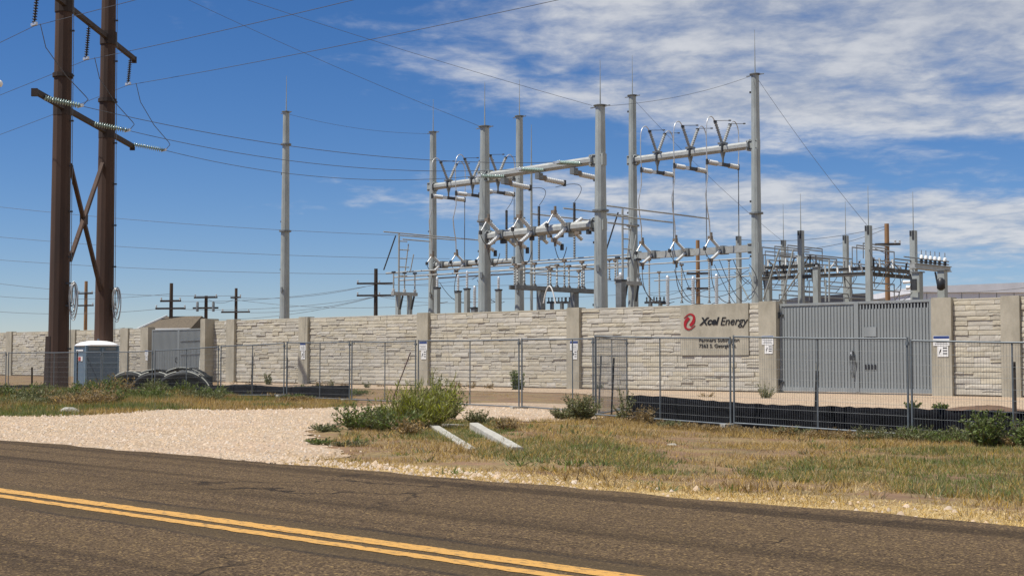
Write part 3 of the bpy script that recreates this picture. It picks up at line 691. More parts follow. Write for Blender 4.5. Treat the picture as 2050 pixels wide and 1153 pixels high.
# ------------------------------------------------------------------ switches with V insulators on the upper beams
def vee_switch(px, py, D, label, group, sc_=1.0, names=None):
    p = at(px, py, D); t_ = thing('disconnect_switch', label, 'switch', p, TH, group); k = sc_
    br = 0.25
    one('steel_grey', t_, 'base', 'box', (0, 0, br + .06), (0.42 * k, 0.5 * k, 0.12))
    one('dark_steel', t_, 'bracket', 'box', (0.12, -0.25, 0.04), (0.10, 0.10, 0.5))
    for sg in (-1, 1):
        tip = Vector((0, sg * 0.78 * k, br + 1.32 * k)); st = Vector((0, sg * 0.10, br + .1))
        ins = one('insulator_grey', t_, 'insulator', 'ribbed', st, tip, 0.075 * k, 0.115 * k, 9)
        one('dark_steel', ins, 'cap', 'box', tip, (0.14, 0.18, 0.14))
        mb = MB(); mb.bar(tip + Vector((0, 0, .06)), tip + Vector((0.55, 0.75, .10)), 0.03, 0.03); mb.box(tip + Vector((.55, .75, .10)), (.12, .12, .07)); mb.build('arcing_horn', 'conductor', t_)
        e = Vector((0, sg * 1.62 * k, -0.98))
        pts = [tip, tip + Vector((0, sg * .35, .26)), tip + Vector((0, sg * .68, .16)), tip + Vector((0, sg * .9, -.25)), Vector((0, sg * 1.72 * k, .55)), Vector((0, sg * 1.70 * k, -.3)), e]
        sm_ = []
        for i in range(len(pts) - 1):
            g = lambda j: pts[max(0, min(len(pts) - 1, j))]
            for u in (0, .25, .5, .75):
                a_, b2, c2, d2 = g(i - 1), g(i), g(i + 1), g(i + 2); sm_.append(0.5 * (b2 * 2 + (c2 - a_) * u + (a_ * 2 - b2 * 5 + c2 * 4 - d2) * u * u + (b2 * 3 - a_ - c2 * 3 + d2) * u ** 3))
        sm_.append(pts[-1]); one('aluminium', t_, 'jumper', 'tube', sm_, 0.032, 6)
        one('porcelain', t_, 'end_insulator', 'ribbed', (0, sg * 0.62, -0.98), (0, sg * 1.6 * k, -0.98), 0.12, 0.165, 7)
    one('steel_grey', t_, 'stem', 'tube', [(0, 0, -br), (0, 0, -.6), (0, 0, -.9)], [0.17, 0.07, 0.06], 8)
    one('dark_steel', t_, 'cross_bar', 'bar', (0, -0.2, -0.98), (0, 0.9, -0.98), 0.17, 0.2); one('aluminium', t_, 'cross_bar', 'bar', (0, -0.75, -0.98), (0, -0.2, -0.98), 0.16, 0.2)
    for sg in (-1, 1): one('dark_steel', t_, 'terminal', 'box', (0, sg * 1.66, -0.98), (0.12, 0.1, 0.34))
    return t_
swC = [vee_switch(px, py, FD, 'disconnect switch with V insulators and looping jumpers on the tallest frame', 'switches on the tallest frame') for px, py in ((1316, 315), (1382, 306.5), (1447, 298))]
swA = [vee_switch(px, py, FD, 'disconnect switch with V insulators on the frame beside the ladder-like bus stand', 'switches on the far frame') for px, py in ((898, 370), (946, 364), (997, 358))]
def tip_of(t_, v): return t_.location + ES * v[0] + EN * v[1] + Vector((0, 0, v[2]))

def diamond(px, py, D, dn, up, label, group, r=0.075, back=True):
    p = at(px, py, D); t_ = thing('vertical_switch', label, 'switch', p, TH, group)
    one('steel_grey', t_, 'base', 'box', (0, 0, 0), (0.55, 0.62, 0.5))
    T, B, Nn = Vector((0, -dn, up)), Vector((0, -dn, -up)), Vector((-0.12, -dn - .42, 0.02))
    for e in (T, B):
        one('porcelain', t_, 'insulator', 'ribbed', (0, -0.25, e.z * .12), e, r, r * 1.5, 8)
        mb = MB(); mb.box(e, (0.26, 0.2, 0.22)); mb.box(e + Vector((.05, .05, .2 * (1 if e.z > 0 else -1))), (0.1, 0.1, 0.26)); mb.build('clamp', 'clamp', t_)
    one('aluminium', t_, 'switch_blade', 'tube', [T, T.lerp(Nn, .5), Nn], 0.045, 6)
    one('dark_steel', t_, 'hinge', 'box', Nn, (0.14, 0.14, 0.22))
    one('conductor', t_, 'jumper', 'tube', arc(Nn, B, (0, -.12, 0)), 0.022, 6)
    if back:
        for e in (1, -1): one('porcelain', t_, 'insulator', 'ribbed', (0, 0.25, .1 * e), (0, dn * .9, up * .8 * e), r * .9, r * 1.35, 7)
    return t_
dC = [diamond(px, py, FD, 1.25, 0.68, 'diamond-shaped switch on the lower beam of the tallest frame', 'switches on the lower beam of the tallest frame', 0.07, False) for px, py in ((1309, 510), (1376, 505.5), (1446, 501))]
dA = [diamond(px, py, FD, 1.05, 0.62, 'diamond-shaped switch on the lower beam beside the ladder-like bus stand', 'switches on the lower far beam', 0.065, False) for px, py in ((886, 530), (934, 527.5), (985, 525))]
dB = [diamond(px, py, ND, 1.22, 0.74, 'large diamond-shaped switch on the lower beam of the stout frame', 'switches on the stout frame', 0.085, True) for px, py in ((1006, 470), (1070, 463.5), (1139, 456))]
for t_ in dB:                                               # stub insulators hanging from the lower clamp
    b_ = Vector((0, -1.22, -0.74))
    one('porcelain', t_, 'stub_insulator', 'ribbed', b_, b_ + Vector((0.15, 0.42, -0.22)), 0.09, 0.12, 4); one('dark_steel', t_, 'contact', 'box', b_ + Vector((.17, .46, -.36)), (0.14, 0.14, 0.34))
    one('conductor', t_, 'loop_cable', 'tube', arc(b_ + Vector((0, 0, -.1)), b_ + Vector((.3, .7, -.35)), (0, 0, -.85)), 0.022, 6)

# drops from the crossbars to the lower switches
for i, (a, b_) in enumerate(zip(swC + swA, dC + dA)):
    big = i < 3; zb_ = b_.location.z
    A = tip_of(a, (0, -1.66, -1.1)); B = tip_of(b_, (0, -1.25 if big else -1.05, 0.75))
    pts = [A, A.lerp(B, .18), A.lerp(B, .30) + EN * -.15, A.lerp(B, .42) + EN * -.30, A.lerp(B, .6) + EN * -.2, A.lerp(B, .8) + EN * -.02, B]
    line_thing('bus_drop', pts, 0.038, 'aluminium', 'bright kinked aluminium drop below a crossbar on the tallest frame' if big else 'bright kinked aluminium drop below a crossbar on the far frame', 'conductor', 'kinked drops, tallest frame' if big else 'kinked drops, far frame')
    A = tip_of(a, (0, 1.66, -1.1)); B = Vector((A.x, A.y, zb_ - 0.2)); m_ = (A + B) / 2
    line_thing('rod_conductor', [A, B], 0.03, 'steel_grey', 'straight grey conductor rod hanging from the tallest frame' if big else 'straight grey conductor rod hanging from the far frame', 'conductor', 'straight rods, tallest frame' if big else 'straight rods, far frame')
    # slack cable from the lower clamp down behind the wall
    A = tip_of(b_, (0, -1.2 if big else -1.0, -0.8)); q = proj(A)
    B = at(q[0] + (55 if big else 30), 608 if big else 604, FD + 2)
    line_thing('slack_cable', arc(A, B, EN * -.8 + Vector((0, 0, -0.75)), 14), 0.026, 'wire_steel', 'slack cable curving down from a lower switch of the tallest frame' if big else 'slack cable curving down from a lower switch of the far frame', 'cable', 'slack cables, tallest frame' if big else 'slack cables, far frame')

# horizontal post insulators under the upper beam of the stout frame
for px, py in ((1010, 353), (1079, 343), (1149, 333)):
    p = at(px, py, ND); t_ = thing('post_insulator', 'horizontal post insulator sticking out under the stout frame upper beam', 'insulator', p, TH, 'horizontal posts on the stout frame')
    one('steel_grey', t_, 'hanger', 'box', (0, 0, -.27), (0.3, 0.34, 0.34)); one('clamp', t_, 'bracket', 'box', (0, .32, -.34), (0.22, 0.4, 0.26))
    one('porcelain', t_, 'insulator', 'ribbed', (0, .5, -.40), (0, 2.05, -.46), 0.11, 0.15, 9); one('dark_steel', t_, 'end_clamp', 'box', (0, 2.12, -.47), (0.16, 0.12, 0.34))
# black vertical rods with thin bows above
for px, y0, y1, y2 in ((1014, 420, 462, 522), (1079, 412, 456, 521), (1150, 405, 447, 519)):
    D = 62.5; b_ = at(px, y2, D); t_ = thing('surge_rod', 'slim vertical rod, black above and grey below, behind the stout frame', 'rod', b_, TH, 'black-topped rods behind the stout frame')
    z1, z0 = at(px, y0, D).z - b_.z, at(px, y1, D).z - b_.z
    one('steel_grey', t_, 'lower_rod', 'ribbed', (0, 0, 0), (0, 0, z0), 0.06, 0.085, 14, 8); one('polymer_black', t_, 'upper_rod', 'ribbed', (0, 0, z0), (0, 0, z1), 0.075, 0.095, 16, 8)
    A = at(px - 38, y0 - 30, D - 1.5); line_thing('bow_wire', arc(b_ + Vector((0, 0, z1)), A, Vector((0.9, 0, 0.55))), 0.018, 'conductor', 'thin bowed wire curving from the top of a black-topped rod', 'wire', 'bowed wires above the black-topped rods')

# ------------------------------------------------------------------ bus tubes
def bus(A, v, px2, r, m, label, group, drop=None):
    B = till(A, v, px2); line_thing('bus_tube', [A, B], r, m, label, 'bus tube', group, 8); return B
lab = 'grey bus tube crossing on top of the ladder-like bus stand'
for (x, y, x2) in ((768, 464, 957), (800, 471, 912), (806, 479, 860)): bus(at(x, y, 64), EN, x2, 0.045, 'galv_beam', lab, 'bus tubes on the bus stand')
lab = 'long grey bus tube running low along the yard behind the wall'
for (x, y, x2, D) in ((773, 547, 1262, 67), (790, 555, 1262, 68.5), (800, 561.5, 1262, 70.5)): bus(at(x, y, D), ES, x2, 0.055, 'galv_beam', lab, 'low bus tubes')
lab = 'grey bus tube reaching from the stout frame towards the tallest frame'
for (x, y, x2) in ((1062, 428, 1232), (1128, 417, 1262), (1214, 412, 1419), (1214, 430, 1346), (1216, 446, 1275)): bus(at(x, y, 64), EN, x2, 0.05, 'galv_beam', lab, 'upper bus tubes')

def bus_stand(px, ytop, yplat, D, label):
    p = at(px, 640, D); p.z = GZ; t_ = thing('bus_stand', label, 'bus stand', p, TH); zp = at(px, yplat, D).z - GZ; zt_ = at(px, ytop, D).z - GZ
    one('galv_beam', t_, 'platform', 'bar', (0, -.55, zp), (0, 1.75, zp), 0.3, 0.24)
    for y in (0, 1.1): one('galv', t_, 'column', 'box', (0, y, zp / 2), (0.28, 0.28, zp - .24))
    for y in (0, 1.1): one('dark_steel', t_, 'gusset', 'bar', (0.15, y + .05, zp - 1.1), (.15, y + .3, zp - .14), 0.05, 0.14)
    for y in (-.45, .6, 1.6):
        one('porcelain', t_, 'insulator', 'ribbed', (0, y, zp + .12), (0, y, zp + .36), 0.10, 0.13, 3); one('galv_beam', t_, 'post', 'tube', [(0, y, zp + .3), (0, y, zp + 1.5)], 0.055, 8); one('dark_steel', t_, 'clamp', 'box', (0, y, zp + 1.52), (0.3, 0.14, 0.12))
    one('galv_beam', t_, 'ladder_rail', 'tube', [(0, .05, zp), (0, .05, zt_)], 0.07, 8)
    for k, (y, e) in enumerate(((1.0, .93), (1.5, .86))): one('galv_beam', t_, 'ladder_rail', 'tube', [(-.4, y, zp + 1.6), (-.2, y + .15, zt_ * e)], 0.045, 8)
    one('dark_steel', t_, 'stay', 'tube', [(-.9, -.6, zp + 1.7), (-.3, .0, zt_ - .2)], 0.05, 8)
    for k in range(5): z = zt_ - 0.6 - k * 0.62; one('galv_beam', t_, 'rung', 'tube', [(0, .05, z), (-.3, 1.1 + .2 * (k % 2), z + .05)], 0.04, 6)
    return t_
bus_stand(797, 466, 588, 66, 'ladder-like grey bus stand with three insulators on a two-legged platform')
bus_stand(1246, 418, 566, 66, 'dark slanting bus stand squeezed between the stout and the tallest frame')

# switch platform behind the wall
p = at(1020, 575, 60); pl = thing('switch_platform', 'dark steel double-beam platform on two columns with a row of insulators', 'platform', Vector((p.x, p.y, GZ)), TH)
zp = p.z - GZ; e = lc(pl, till(p, EN, 1192))
for k in (0, 1): one('steel_grey', pl, 'beam', 'bar', (k * .5, 0, zp), (k * .5, e.y, zp), 0.12, 0.26)
for px in (1077, 1144): q = lc(pl, till(p, EN, px)); one('steel_grey', pl, 'column', 'box', (.25, q.y, (zp - .13) / 2), (0.36, 0.42, zp - .13))
for px in (1030, 1043, 1064, 1096, 1109, 1133, 1153, 1163):
    q = lc(pl, till(p, EN, px)); zz = 1.0 + 0.25 * ((px * 7) % 3); i_ = one('galv_beam', pl, 'post', 'ribbed', (.25, q.y, zp + .13), (.25, q.y, zp + zz), 0.05, 0.075, 6, 8); one('clamp', i_, 'clamp', 'box', (.25, q.y, zp + zz), (0.24, 0.2, 0.16)); one('dark_steel', i_, 'foot', 'tube', [(.25, q.y, zp + .13), (.25, q.y, zp + .3)], [.16, .07], 8)
A = till(p, EN, 1090); line_thing('hose_loop', [a + Vector((0, 0, GZ)) for a in arc(at(1088, 605, 62), at(1112, 606, 62), Vector((0, 0, 1.05)))], 0.04, 'white_paint', 'white looped conductor under the dark switch platform', 'conductor')

lab = 'slim grey bus tube behind the dark switch platform'
for (x, y, x2, D) in ((985, 528, 1262, 74), (1000, 541, 1190, 76), (1215, 520, 1275, 73), (1215, 534, 1500, 80), (1280, 548, 1500, 82), (1310, 562, 1500, 84)): bus(at(x, y, D), ES, x2, 0.05, 'galv_beam', lab, 'slim buses behind the switch platform')
lab = 'short bus link crossing above the dark switch platform'
for (x, y, x2, D) in ((1020, 536, 1120, 64), (1060, 548, 1165, 65), (1100, 531, 1195, 64)): bus(at(x, y, D), EN, x2, 0.045, 'galv_beam', lab, 'bus links above the switch platform')
for px, y0, y1, D in ((1030, 530, 575, 66), (1050, 527, 575, 66), (1097, 535, 575, 66), (1130, 522, 575, 66), (1165, 525, 575, 66), (1220, 520, 560, 72), (1232, 522, 560, 72), (1300, 520, 606, 82), (1320, 545, 606, 82), (1365, 530, 606, 82), (1420, 520, 606, 82), (1460, 520, 606, 82)):
    A, B = at(px, y0, D), at(px, y1, D); t_ = thing('bus_support', 'slim post insulator holding up a bus tube in the yard', 'insulator', B, TH, 'slim bus supports'); h_ = A.z - B.z
    one('insulator_grey', t_, 'post', 'ribbed', (0, 0, 0), (0, 0, h_), .05, .08, max(5, int(h_ / .16)), 8); one('clamp', t_, 'clamp', 'box', (0, 0, h_), (.26, .2, .14)); one('dark_steel', t_, 'foot', 'tube', [(0, 0, -.02), (0, 0, .12)], [.14, .07], 8)
for (x, y, x2, y2, bx, bz) in ((1275, 520, 1350, 604, -.4, -1.0), (1350, 540, 1440, 600, -.2, -1.1), (1362, 525, 1395, 575, .1, -.9), (1430, 530, 1475, 605, .3, -.8), (1440, 520, 1500, 590, .2, -1.2), (1468, 520, 1505, 560, .1, -.7), (1395, 590, 1500, 560, 0, -.5), (1300, 604, 1500, 540, 0, -.4), (880, 565, 935, 604, 0, -.5), (955, 560, 1010, 604, 0, -.6), (1195, 470, 1180, 515, .5, -.4), (975, 500, 945, 560, .3, -.2)):
    line_thing('slack_cable', arc(at(x, y, 67), at(x2, y2, 69), Vector((bx, 0, bz)), 14), 0.02, 'conductor', 'dark slack cable drooping between yard equipment above the wall', 'cable', 'slack cables in the yard')
# pedestals showing above the wall
def pedestal(px, ycol, yins, D, wd, dark, label, group):
    p = at(px, 640, D); p.z = GZ; t_ = thing('pedestal', label, 'pedestal', p, TH, group); z1, z2 = at(px, ycol, D).z - GZ, at(px, yins, D).z - GZ
    one('steel_grey' if dark else 'galv', t_, 'column', 'box', (0, 0, z1 / 2), (wd, wd, z1)); one('dark_steel', t_, 'collar', 'box', (0, 0, z1 + .05), (wd * 1.25, wd * 1.25, .1))
    one('porcelain', t_, 'insulator', 'ribbed', (0, 0, z1 + .1), (0, 0, z2), wd * .22, wd * .34, max(4, int((z2 - z1) / .12)), 10); one('aluminium', t_, 'cap', 'tube', [(0, 0, z2 - .02), (0, 0, z2 + .1), (0, 0, z2 + .18)], [wd * .3, wd * .3, wd * .12], 10)
for px, yc, yi, D in ((917, 585, 556, 64), (935, 580, 548, 66), (998, 582, 560, 66), (875, 578, 560, 63)): pedestal(px, yc, yi, D, .30, False, 'grey steel pedestal with a short insulator between far frame and stout frame', 'pedestals beside the stout frame')
for px, yc, yi, D in ((950, 618, 578, 66), (1337, 618, 558, 64), (1388, 618, 560, 64), (1435, 618, 555, 66)): pedestal(px, yc, yi, D, .36, True, 'tall ribbed bushing topped with a metal cap peeking over the wall', 'ribbed bushings over the wall')
pedestal(1243, 563, 552, 62, .42, True, 'dark stubby pedestal beside the slanting bus stand', None)
for px in (1105, 1125, 1140, 1302, 1322):
    b_ = at(px, 604, 72); t_ = thing('breaker_unit', 'small dark breaker hardware peeking over the wall', 'hardware', b_ - Vector((0, 0, .6)), TH, 'breaker hardware over the wall')
    one('dark_steel', t_, 'rail', 'box', (0, 0, .55), (0.9, 0.12, 0.14))
    for k in (-.3, 0, .3): one('polymer_black', t_, 'bushing', 'ribbed', (k, 0, .62), (k, 0, .95), .04, .07, 3, 8)
    one('steel_grey', t_, 'stand', 'box', (0, 0, .0), (.2, .2, 1.0))

# ------------------------------------------------------------------ distribution bay behind the gate
DB = 'slim grey box column with lightning rod in the low bay behind the double gate'
bayc = {}
BPL = ['standing between the poles of the tallest gantry', 'with the lowest top, just past the tallest pole', 'rising over the plain gate leaf', 'in the rear row over the gate meeting strip', 'with a shield wire tied to its top', 'at the pale end beam']
for px, yt, yr, D, wd in ((1478, 473, 400, 84, .30), (1568, 481, 408, 84, .28), (1603, 462, 388, 73, .30), (1693, 472, 402, 82, .30), (1739, 452, 372, 71, .31), (1829, 462, 384, 71, .31)):
    p = at(px + 2, 640, D); p.z = GZ; t_ = thing('bay_post', 'slim grey box column with lightning rod ' + BPL.pop(0), 'column', p, TH, 'columns of the low bay'); h = at(px, yt, D).z - GZ
    one('galv', t_, 'shaft', 'box', (0, 0, h / 2), (wd, wd, h)); one('dark_steel', t_, 'top_bracket', 'box', (.06, -wd * .52, h - .25), (wd * .35, .04, .5)); one('dark_steel', t_, 'top_bracket', 'box', (-wd * .3, -wd * .52, h - .14), (wd * .3, .04, .28))
    one('galv', t_, 'lightning_rod', 'tube', [(0, 0, h), (0, 0, at(px, yr, D).z - GZ)], [.035, .012], 6)
for px, yt, D, wd in ((1636, 536, 72, .34), (1539, 552, 74, .34), (1838, 546, 69, .42), (1888, 542, 69 + 1.2, .40), (1700, 548, 80, .3)):
    p = at(px, 640, D); p.z = GZ; h = at(px, yt, D).z - GZ; one_ = thing('short_post', 'short stubby steel column under the dark beams of the low bay', 'column', p, TH, 'short columns of the low bay')
    one('galv', one_, 'shaft', 'box', (0, 0, h / 2), (wd, wd, h)); one('steel_grey', one_, 'cap_plate', 'box', (0, 0, h + .03), (wd * 1.4, wd * 1.4, .06)); one('dark_steel', one_, 'gusset', 'bar', (-wd * .5, -.1, h - .9), (-wd * .9, -.1, h - .05), .06, .12)
beams = []; BEAMN = 9
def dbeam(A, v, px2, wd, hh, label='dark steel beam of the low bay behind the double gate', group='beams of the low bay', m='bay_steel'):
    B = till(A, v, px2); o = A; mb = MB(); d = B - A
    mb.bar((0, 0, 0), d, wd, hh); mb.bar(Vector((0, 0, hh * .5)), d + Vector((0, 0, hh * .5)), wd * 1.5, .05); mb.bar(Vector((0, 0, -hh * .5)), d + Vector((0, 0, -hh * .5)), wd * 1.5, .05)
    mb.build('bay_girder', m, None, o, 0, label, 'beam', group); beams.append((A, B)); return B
dbeam(at(1532, 537, 74), ES, 1640, .14, .16); dbeam(at(1524, 547.5, 76), ES, 1640, .14, .15); dbeam(at(1524, 558, 73), ES, 1740, .14, .17)
dbeam(at(1640, 542, 76), ES, 1742, .14, .16); dbeam(at(1742, 537, 71), EN, 1832, .14, .17); dbeam(at(1742, 548.5, 72), EN, 1832, .14, .16)
B_ = at(1826, 532, 69); dbeam(B_, EN, 1898, .3, .26, 'pale end beam of the low bay carrying white-capped insulators', 'pale end beam', 'galv_beam')
for px in (1845, 1854, 1863, 1872, 1881, 1892):
    q = till(B_, EN, px); t_ = thing('bay_insulator', 'white-capped post insulator on the pale end beam', 'insulator', q + Vector((0, 0, .13)), TH, 'white-capped insulators on the end beam')
    one('polymer_black', t_, 'lower_post', 'ribbed', (0, 0, 0), (0, 0, .32), .07, .11, 4, 8); one('white_paint', t_, 'cap', 'tube', [(0, 0, .32), (0, 0, .48), (0, 0, .52)], [.10, .09, .03], 8); one('wire_steel', t_, 'lead', 'tube', [(0, 0, .5), (0, 0, .78)], .025, 6)
for y in (514, 518): bus(at(1790 if y == 518 else 1810, y, 69), EN, 1899, 0.04, 'wire_steel', 'thin tube above the white-capped insulators of the end beam', 'tubes over the end beam')
for k, (A, B) in enumerate(beams[:6]):
    n = 9 if k < 3 else 7
    for i in range(n):
        q = A.lerp(B, (i + .5) / n); a = rnd.choice((-.42, .36, .15, -.12, .28, -.3)); t_ = thing('bay_insulator', 'small tilted insulator on a dark beam of the low bay', 'insulator', q + Vector((0, 0, .1)), TH, 'tilted insulators on the low bay beams')
        tip = Vector((rnd.choice((-1, 1)) * a * .7, a, .48)) * rnd.uniform(.7, 1.15); one(rnd.choice(('insulator_grey', 'polymer_black', 'insulator_grey', 'porcelain')), t_, 'insulator', 'ribbed', (0, 0, 0), tip, .04, .068, 5, 8); one('aluminium', t_, 'terminal', 'box', tip, (.11, .11, .08))
        if rnd.random() < .5: one('wire_steel', t_, 'lead', 'tube', arc(tip, tip + Vector((rnd.uniform(-.4, .4), rnd.uniform(-.3, .3), -1.5)), (.3, .2, 0)), .02, 5)
lab = 'thin grey bus tube of the low bay behind the double gate'; gp = 'bus tubes of the low bay'
for (x, y, x2, D) in ((1526, 495, 1620, 75), (1551, 493, 1646, 77), (1577, 491, 1646, 79), (1528, 510, 1600, 74), (1558, 509, 1660, 74), (1560, 512, 1646, 75), (1613, 509, 1706, 73), (1615, 513, 1675, 74), (1706, 495, 1790, 76), (1715, 491, 1775, 78), (1728, 487, 1780, 77), (1530, 568, 1680, 78), (1650, 572, 1740, 76), (1745, 566, 1790, 72), (1560, 590, 1690, 72), (1690, 596, 1772, 70), (1515, 578, 1640, 80), (1535, 520, 1650, 76), (1590, 525, 1700, 78), (1640, 521, 1740, 80), (1532, 503, 1590, 81), (1650, 530, 1735, 82), (1745, 520, 1826, 75), (1750, 527, 1826, 74), (1600, 582, 1735, 74), (1545, 600, 1620, 71), (1620, 561, 1735, 83), (1745, 580, 1800, 72)):
    A = at(x, y, D); B = bus(A, EN, x2, 0.042, 'wire_steel', lab, gp)
    for q, l_ in ((A, rnd.uniform(.9, 1.7)), (B, rnd.uniform(.9, 1.6))):
        if rnd.random() < .75: line_thing('bus_riser', [q, q - Vector((0, 0, l_))], 0.032, 'wire_steel', 'short upright riser tube of the low bay', 'bus tube', 'risers of the low bay')
for (x, y, x2, y2, D) in ((1560, 500, 1528, 600, 70), (1588, 500, 1566, 600, 69), (1600, 545, 1560, 604, 70), (1660, 520, 1660, 604, 70), (1653, 560, 1653, 604, 70), (1478, 560, 1500, 600, 72), (1500, 545, 1520, 598, 72)):
    line_thing('cable_tube', [at(x, y, D), at(x2, y2, D)], 0.05, 'galv', 'pale slanting tube between gate and low bay', 'tube', 'pale tubes before the low bay')
for (x, y, x2, y2, bow) in ((1795, 540, 1790, 602, .3), (1815, 545, 1806, 602, .5), (1828, 560, 1822, 604, .4), (1740, 500, 1752, 520, .0), (1752, 498, 1770, 520, .5), (1690, 555, 1700, 600, .3), (1500, 530, 1490, 600, .6), (1470, 545, 1500, 600, .7)):
    line_thing('loose_cable', arc(at(x, y, 69), at(x2, y2, 69), Vector((bow, 0, -.1))), 0.022, 'conductor', 'dark cable hanging from the low bay', 'cable', 'cables hanging from the low bay')
t_ = thing('floodlight', 'small white floodlight pair on the stubby column beside the pale end beam', 'lamp', at(1826, 570, 68.4), TH)
one('white_paint', t_, 'lamp_head', 'tube', [(-.45, -.1, .15), (-.05, -.1, .15)], [.1, .08], 8); one('white_paint', t_, 'lamp_head', 'tube', [(-.25, -.1, -.15), (-.05, -.1, -.15)], [.13, .1], 8); one('dark_steel', t_, 'bracket', 'box', (.1, 0, 0), (.3, .12, .6))
t_ = thing('meter_box', 'black round meter hung on the end column of the low bay', 'meter', at(1886, 568, 69.4), TH); one('polymer_black', t_, 'housing', 'tube', [(0, -.1, -.35), (0, -.12, -.25), (0, -.12, .2), (0, -.1, .3)], [.1, .22, .22, .08], 10); one('dark_steel', t_, 'strap', 'box', (.05, .05, .1), (.1, .3, .06))

# ------------------------------------------------------------------ weathering-steel H-frame tower
PX = -20.1
YA, YB = 62.0, 68.4
tipA = aty(127, -126, YA).z; tipB = aty(212, -79, YB).z
tw = thing('transmission_tower', 'rust-brown weathering steel H-frame tower with two poles, crossarms and X brace', 'tower', Vector((PX, YA, GZ)))
def twl(px, py, Y): p = aty(px, py, Y); return p - tw.location
def tpole(pxb, pxt, Y, ztop, r0, r1, rings):
    b_ = twl(pxb, 700, Y); tt = twl(pxt, 0, Y); d = (tt - b_) / (tt.z - b_.z); o0 = b_ - d * b_.z; o1 = b_ + d * (ztop - GZ - b_.z)
    p_ = one('weathering', tw, 'pole', 'tube', [o0, o1], [r1, r0], 12, smooth=False)
    for y in rings:
        z = twl(pxb, y, Y).z; c_ = o0 + d * z; rr = r1 + (r0 - r1) * z / o1.z
        one('weathering_dark', p_, 'flange', 'tube', [c_ - d * .09, c_ - d * .089, c_ + d * .09, c_ + d * .091], [rr, rr + .07, rr + .07, rr], 12, smooth=False)
    mb = MB(); z = 1.8
    while z < o1.z - 1:
        rr = r1 + (r0 - r1) * z / o1.z; mb.box(o0 + d * z + Vector((rr + .07, -.1, 0)), (.16, .09, .07)); z += 2.05
    mb.build('step_clip', 'dark_steel', p_, kind='stuff')
    rr0, rr1 = r1 + .11, r0 + .11; mb = MB(); mb.tube([o0 + Vector((rr0, -.1, .2)), o1 + Vector((rr1, -.1, -.4))], .016, 5); mb.build('ground_wire', 'steel_grey', p_)
    return o0, d, r0, r1, o1.z
pa = tpole(117, 128.5, YA, tipA + .3, .35, .46, (152,)); pb = tpole(207.5, 218, YB, tipB + .3, .33, .475, (202,))
o0 = pa[0]; one('weathering_dark', tw, 'base_sleeve', 'tube', [o0 + Vector((-.16, .1, 0)), o0 + Vector((-.12, .1, 2.35))], [.52, .50], 10, smooth=False)
def onp(p_, z): return p_[0] + p_[1] * z
zlo = twl(160, 236, YA + 2).z
lo_z = (twl(67, 190, 58.1).z + twl(262, 287, 73.0).z) / 2
up_z = (twl(100, 3, 60.2).z + twl(262, 106, 73.0).z) / 2
XA = lambda z: onp(pa, z).x * .5 + onp(pb, z).x * .5
for z, y0, y1 in ((lo_z, 58.0, 73.1), (up_z, 56.6, 73.2)):
    x_ = XA(z); bar_ = one('weathering_dark', tw, 'crossarm', 'bar', (x_ + .05, y0 - YA, z), (x_ + .05, y1 - YA, z), .20, .22)
    for yy in (y0, y1): one('weathering_dark', bar_, 'end_bracket', 'box', (x_ + .05, yy - YA, z - .06), (.26, .10, .34))
    for p_ in (pa, pb): q = onp(p_, z); one('weathering_dark', bar_, 'saddle', 'tube', [q - Vector((0, 0, .35)), q + Vector((0, 0, .3))], .405, 12, smooth=False)
z1, z2 = twl(140, 328, YA).z, twl(205, 330, YB).z; z3, z4 = twl(200, 582, YB).z, twl(140, 520, YA).z
q = one('weathering', tw, 'brace', 'bar', onp(pa, z1) + Vector((.3, .3, 0)), onp(pb, z3) + Vector((-.1, -.3, 0)), .16, .2)
q = one('weathering', tw, 'brace', 'bar', onp(pb, z2) + Vector((-.1, -.3, 0)), onp(pa, z4) + Vector((.35, .3, 0)), .16, .2)
m_ = (onp(pa, z1) + onp(pb, z3)) / 2; one('weathering_dark', tw, 'brace_plate', 'box', twl(168, 440, (YA + YB) / 2), (.3, .3, .45))

# suspension strings and the line that passes over
def string(A, B, m, k, r0, r1, label, group):
    t_ = thing('insulator_string', label, 'insulator', A, 0, group); d = (B - A)
    one(m, t_, 'discs', 'ribbed', d * .08, d * .94, r0, r1, k, 10); one('dark_steel', t_, 'shackle', 'tube', [(0, 0, 0), d * .1], .035, 6); one('aluminium', t_, 'clamp', 'bar', d * .95 - ES * .22, d * .95 + ES * .22, .09, .12)
    return t_
lines = []
for (px, y0, y1, Y, pr, pl_) in ((68, -8, 53, 58.2, (273, 0), (0, 86)), (172, 60, 121, 65.3, (710, 0), (0, 191)), (256, 110, 171, 72.5, (1120, 0), (0, 270))):
    B = aty(px, y1, Y); A = Vector((tw.location.x + XA(up_z) + .05, Y, up_z + GZ - .1))
    string(A, B, 'polymer_black', 13, .04, .105, 'dark hanging insulator string under the upper rusty crossarm', 'suspension strings on the rusty tower')
    D = B.dot(EN); s0 = B.dot(ES); pts = []
    for (qx, qy), sg in ((pl_, -1), (pr, 1)):
        q = at(qx, qy, D); s1 = q.dot(ES) - s0; bq = .0005; a_ = (q.z - B.z - bq * s1 * s1) / s1
        seg = [B + ES * (sg * u) + Vector((0, 0, a_ * sg * u + bq * u * u)) for u in np.linspace(0, 62, 16)]
        pts = (seg[::-1][:-1] if sg < 0 else pts + seg)
    line_thing('power_line', pts, .013, 'conductor', 'overhead conductor carried by a dark hanging string of the rusty tower', 'power line', 'conductors through the hanging strings')
    lines.append((B, a_))
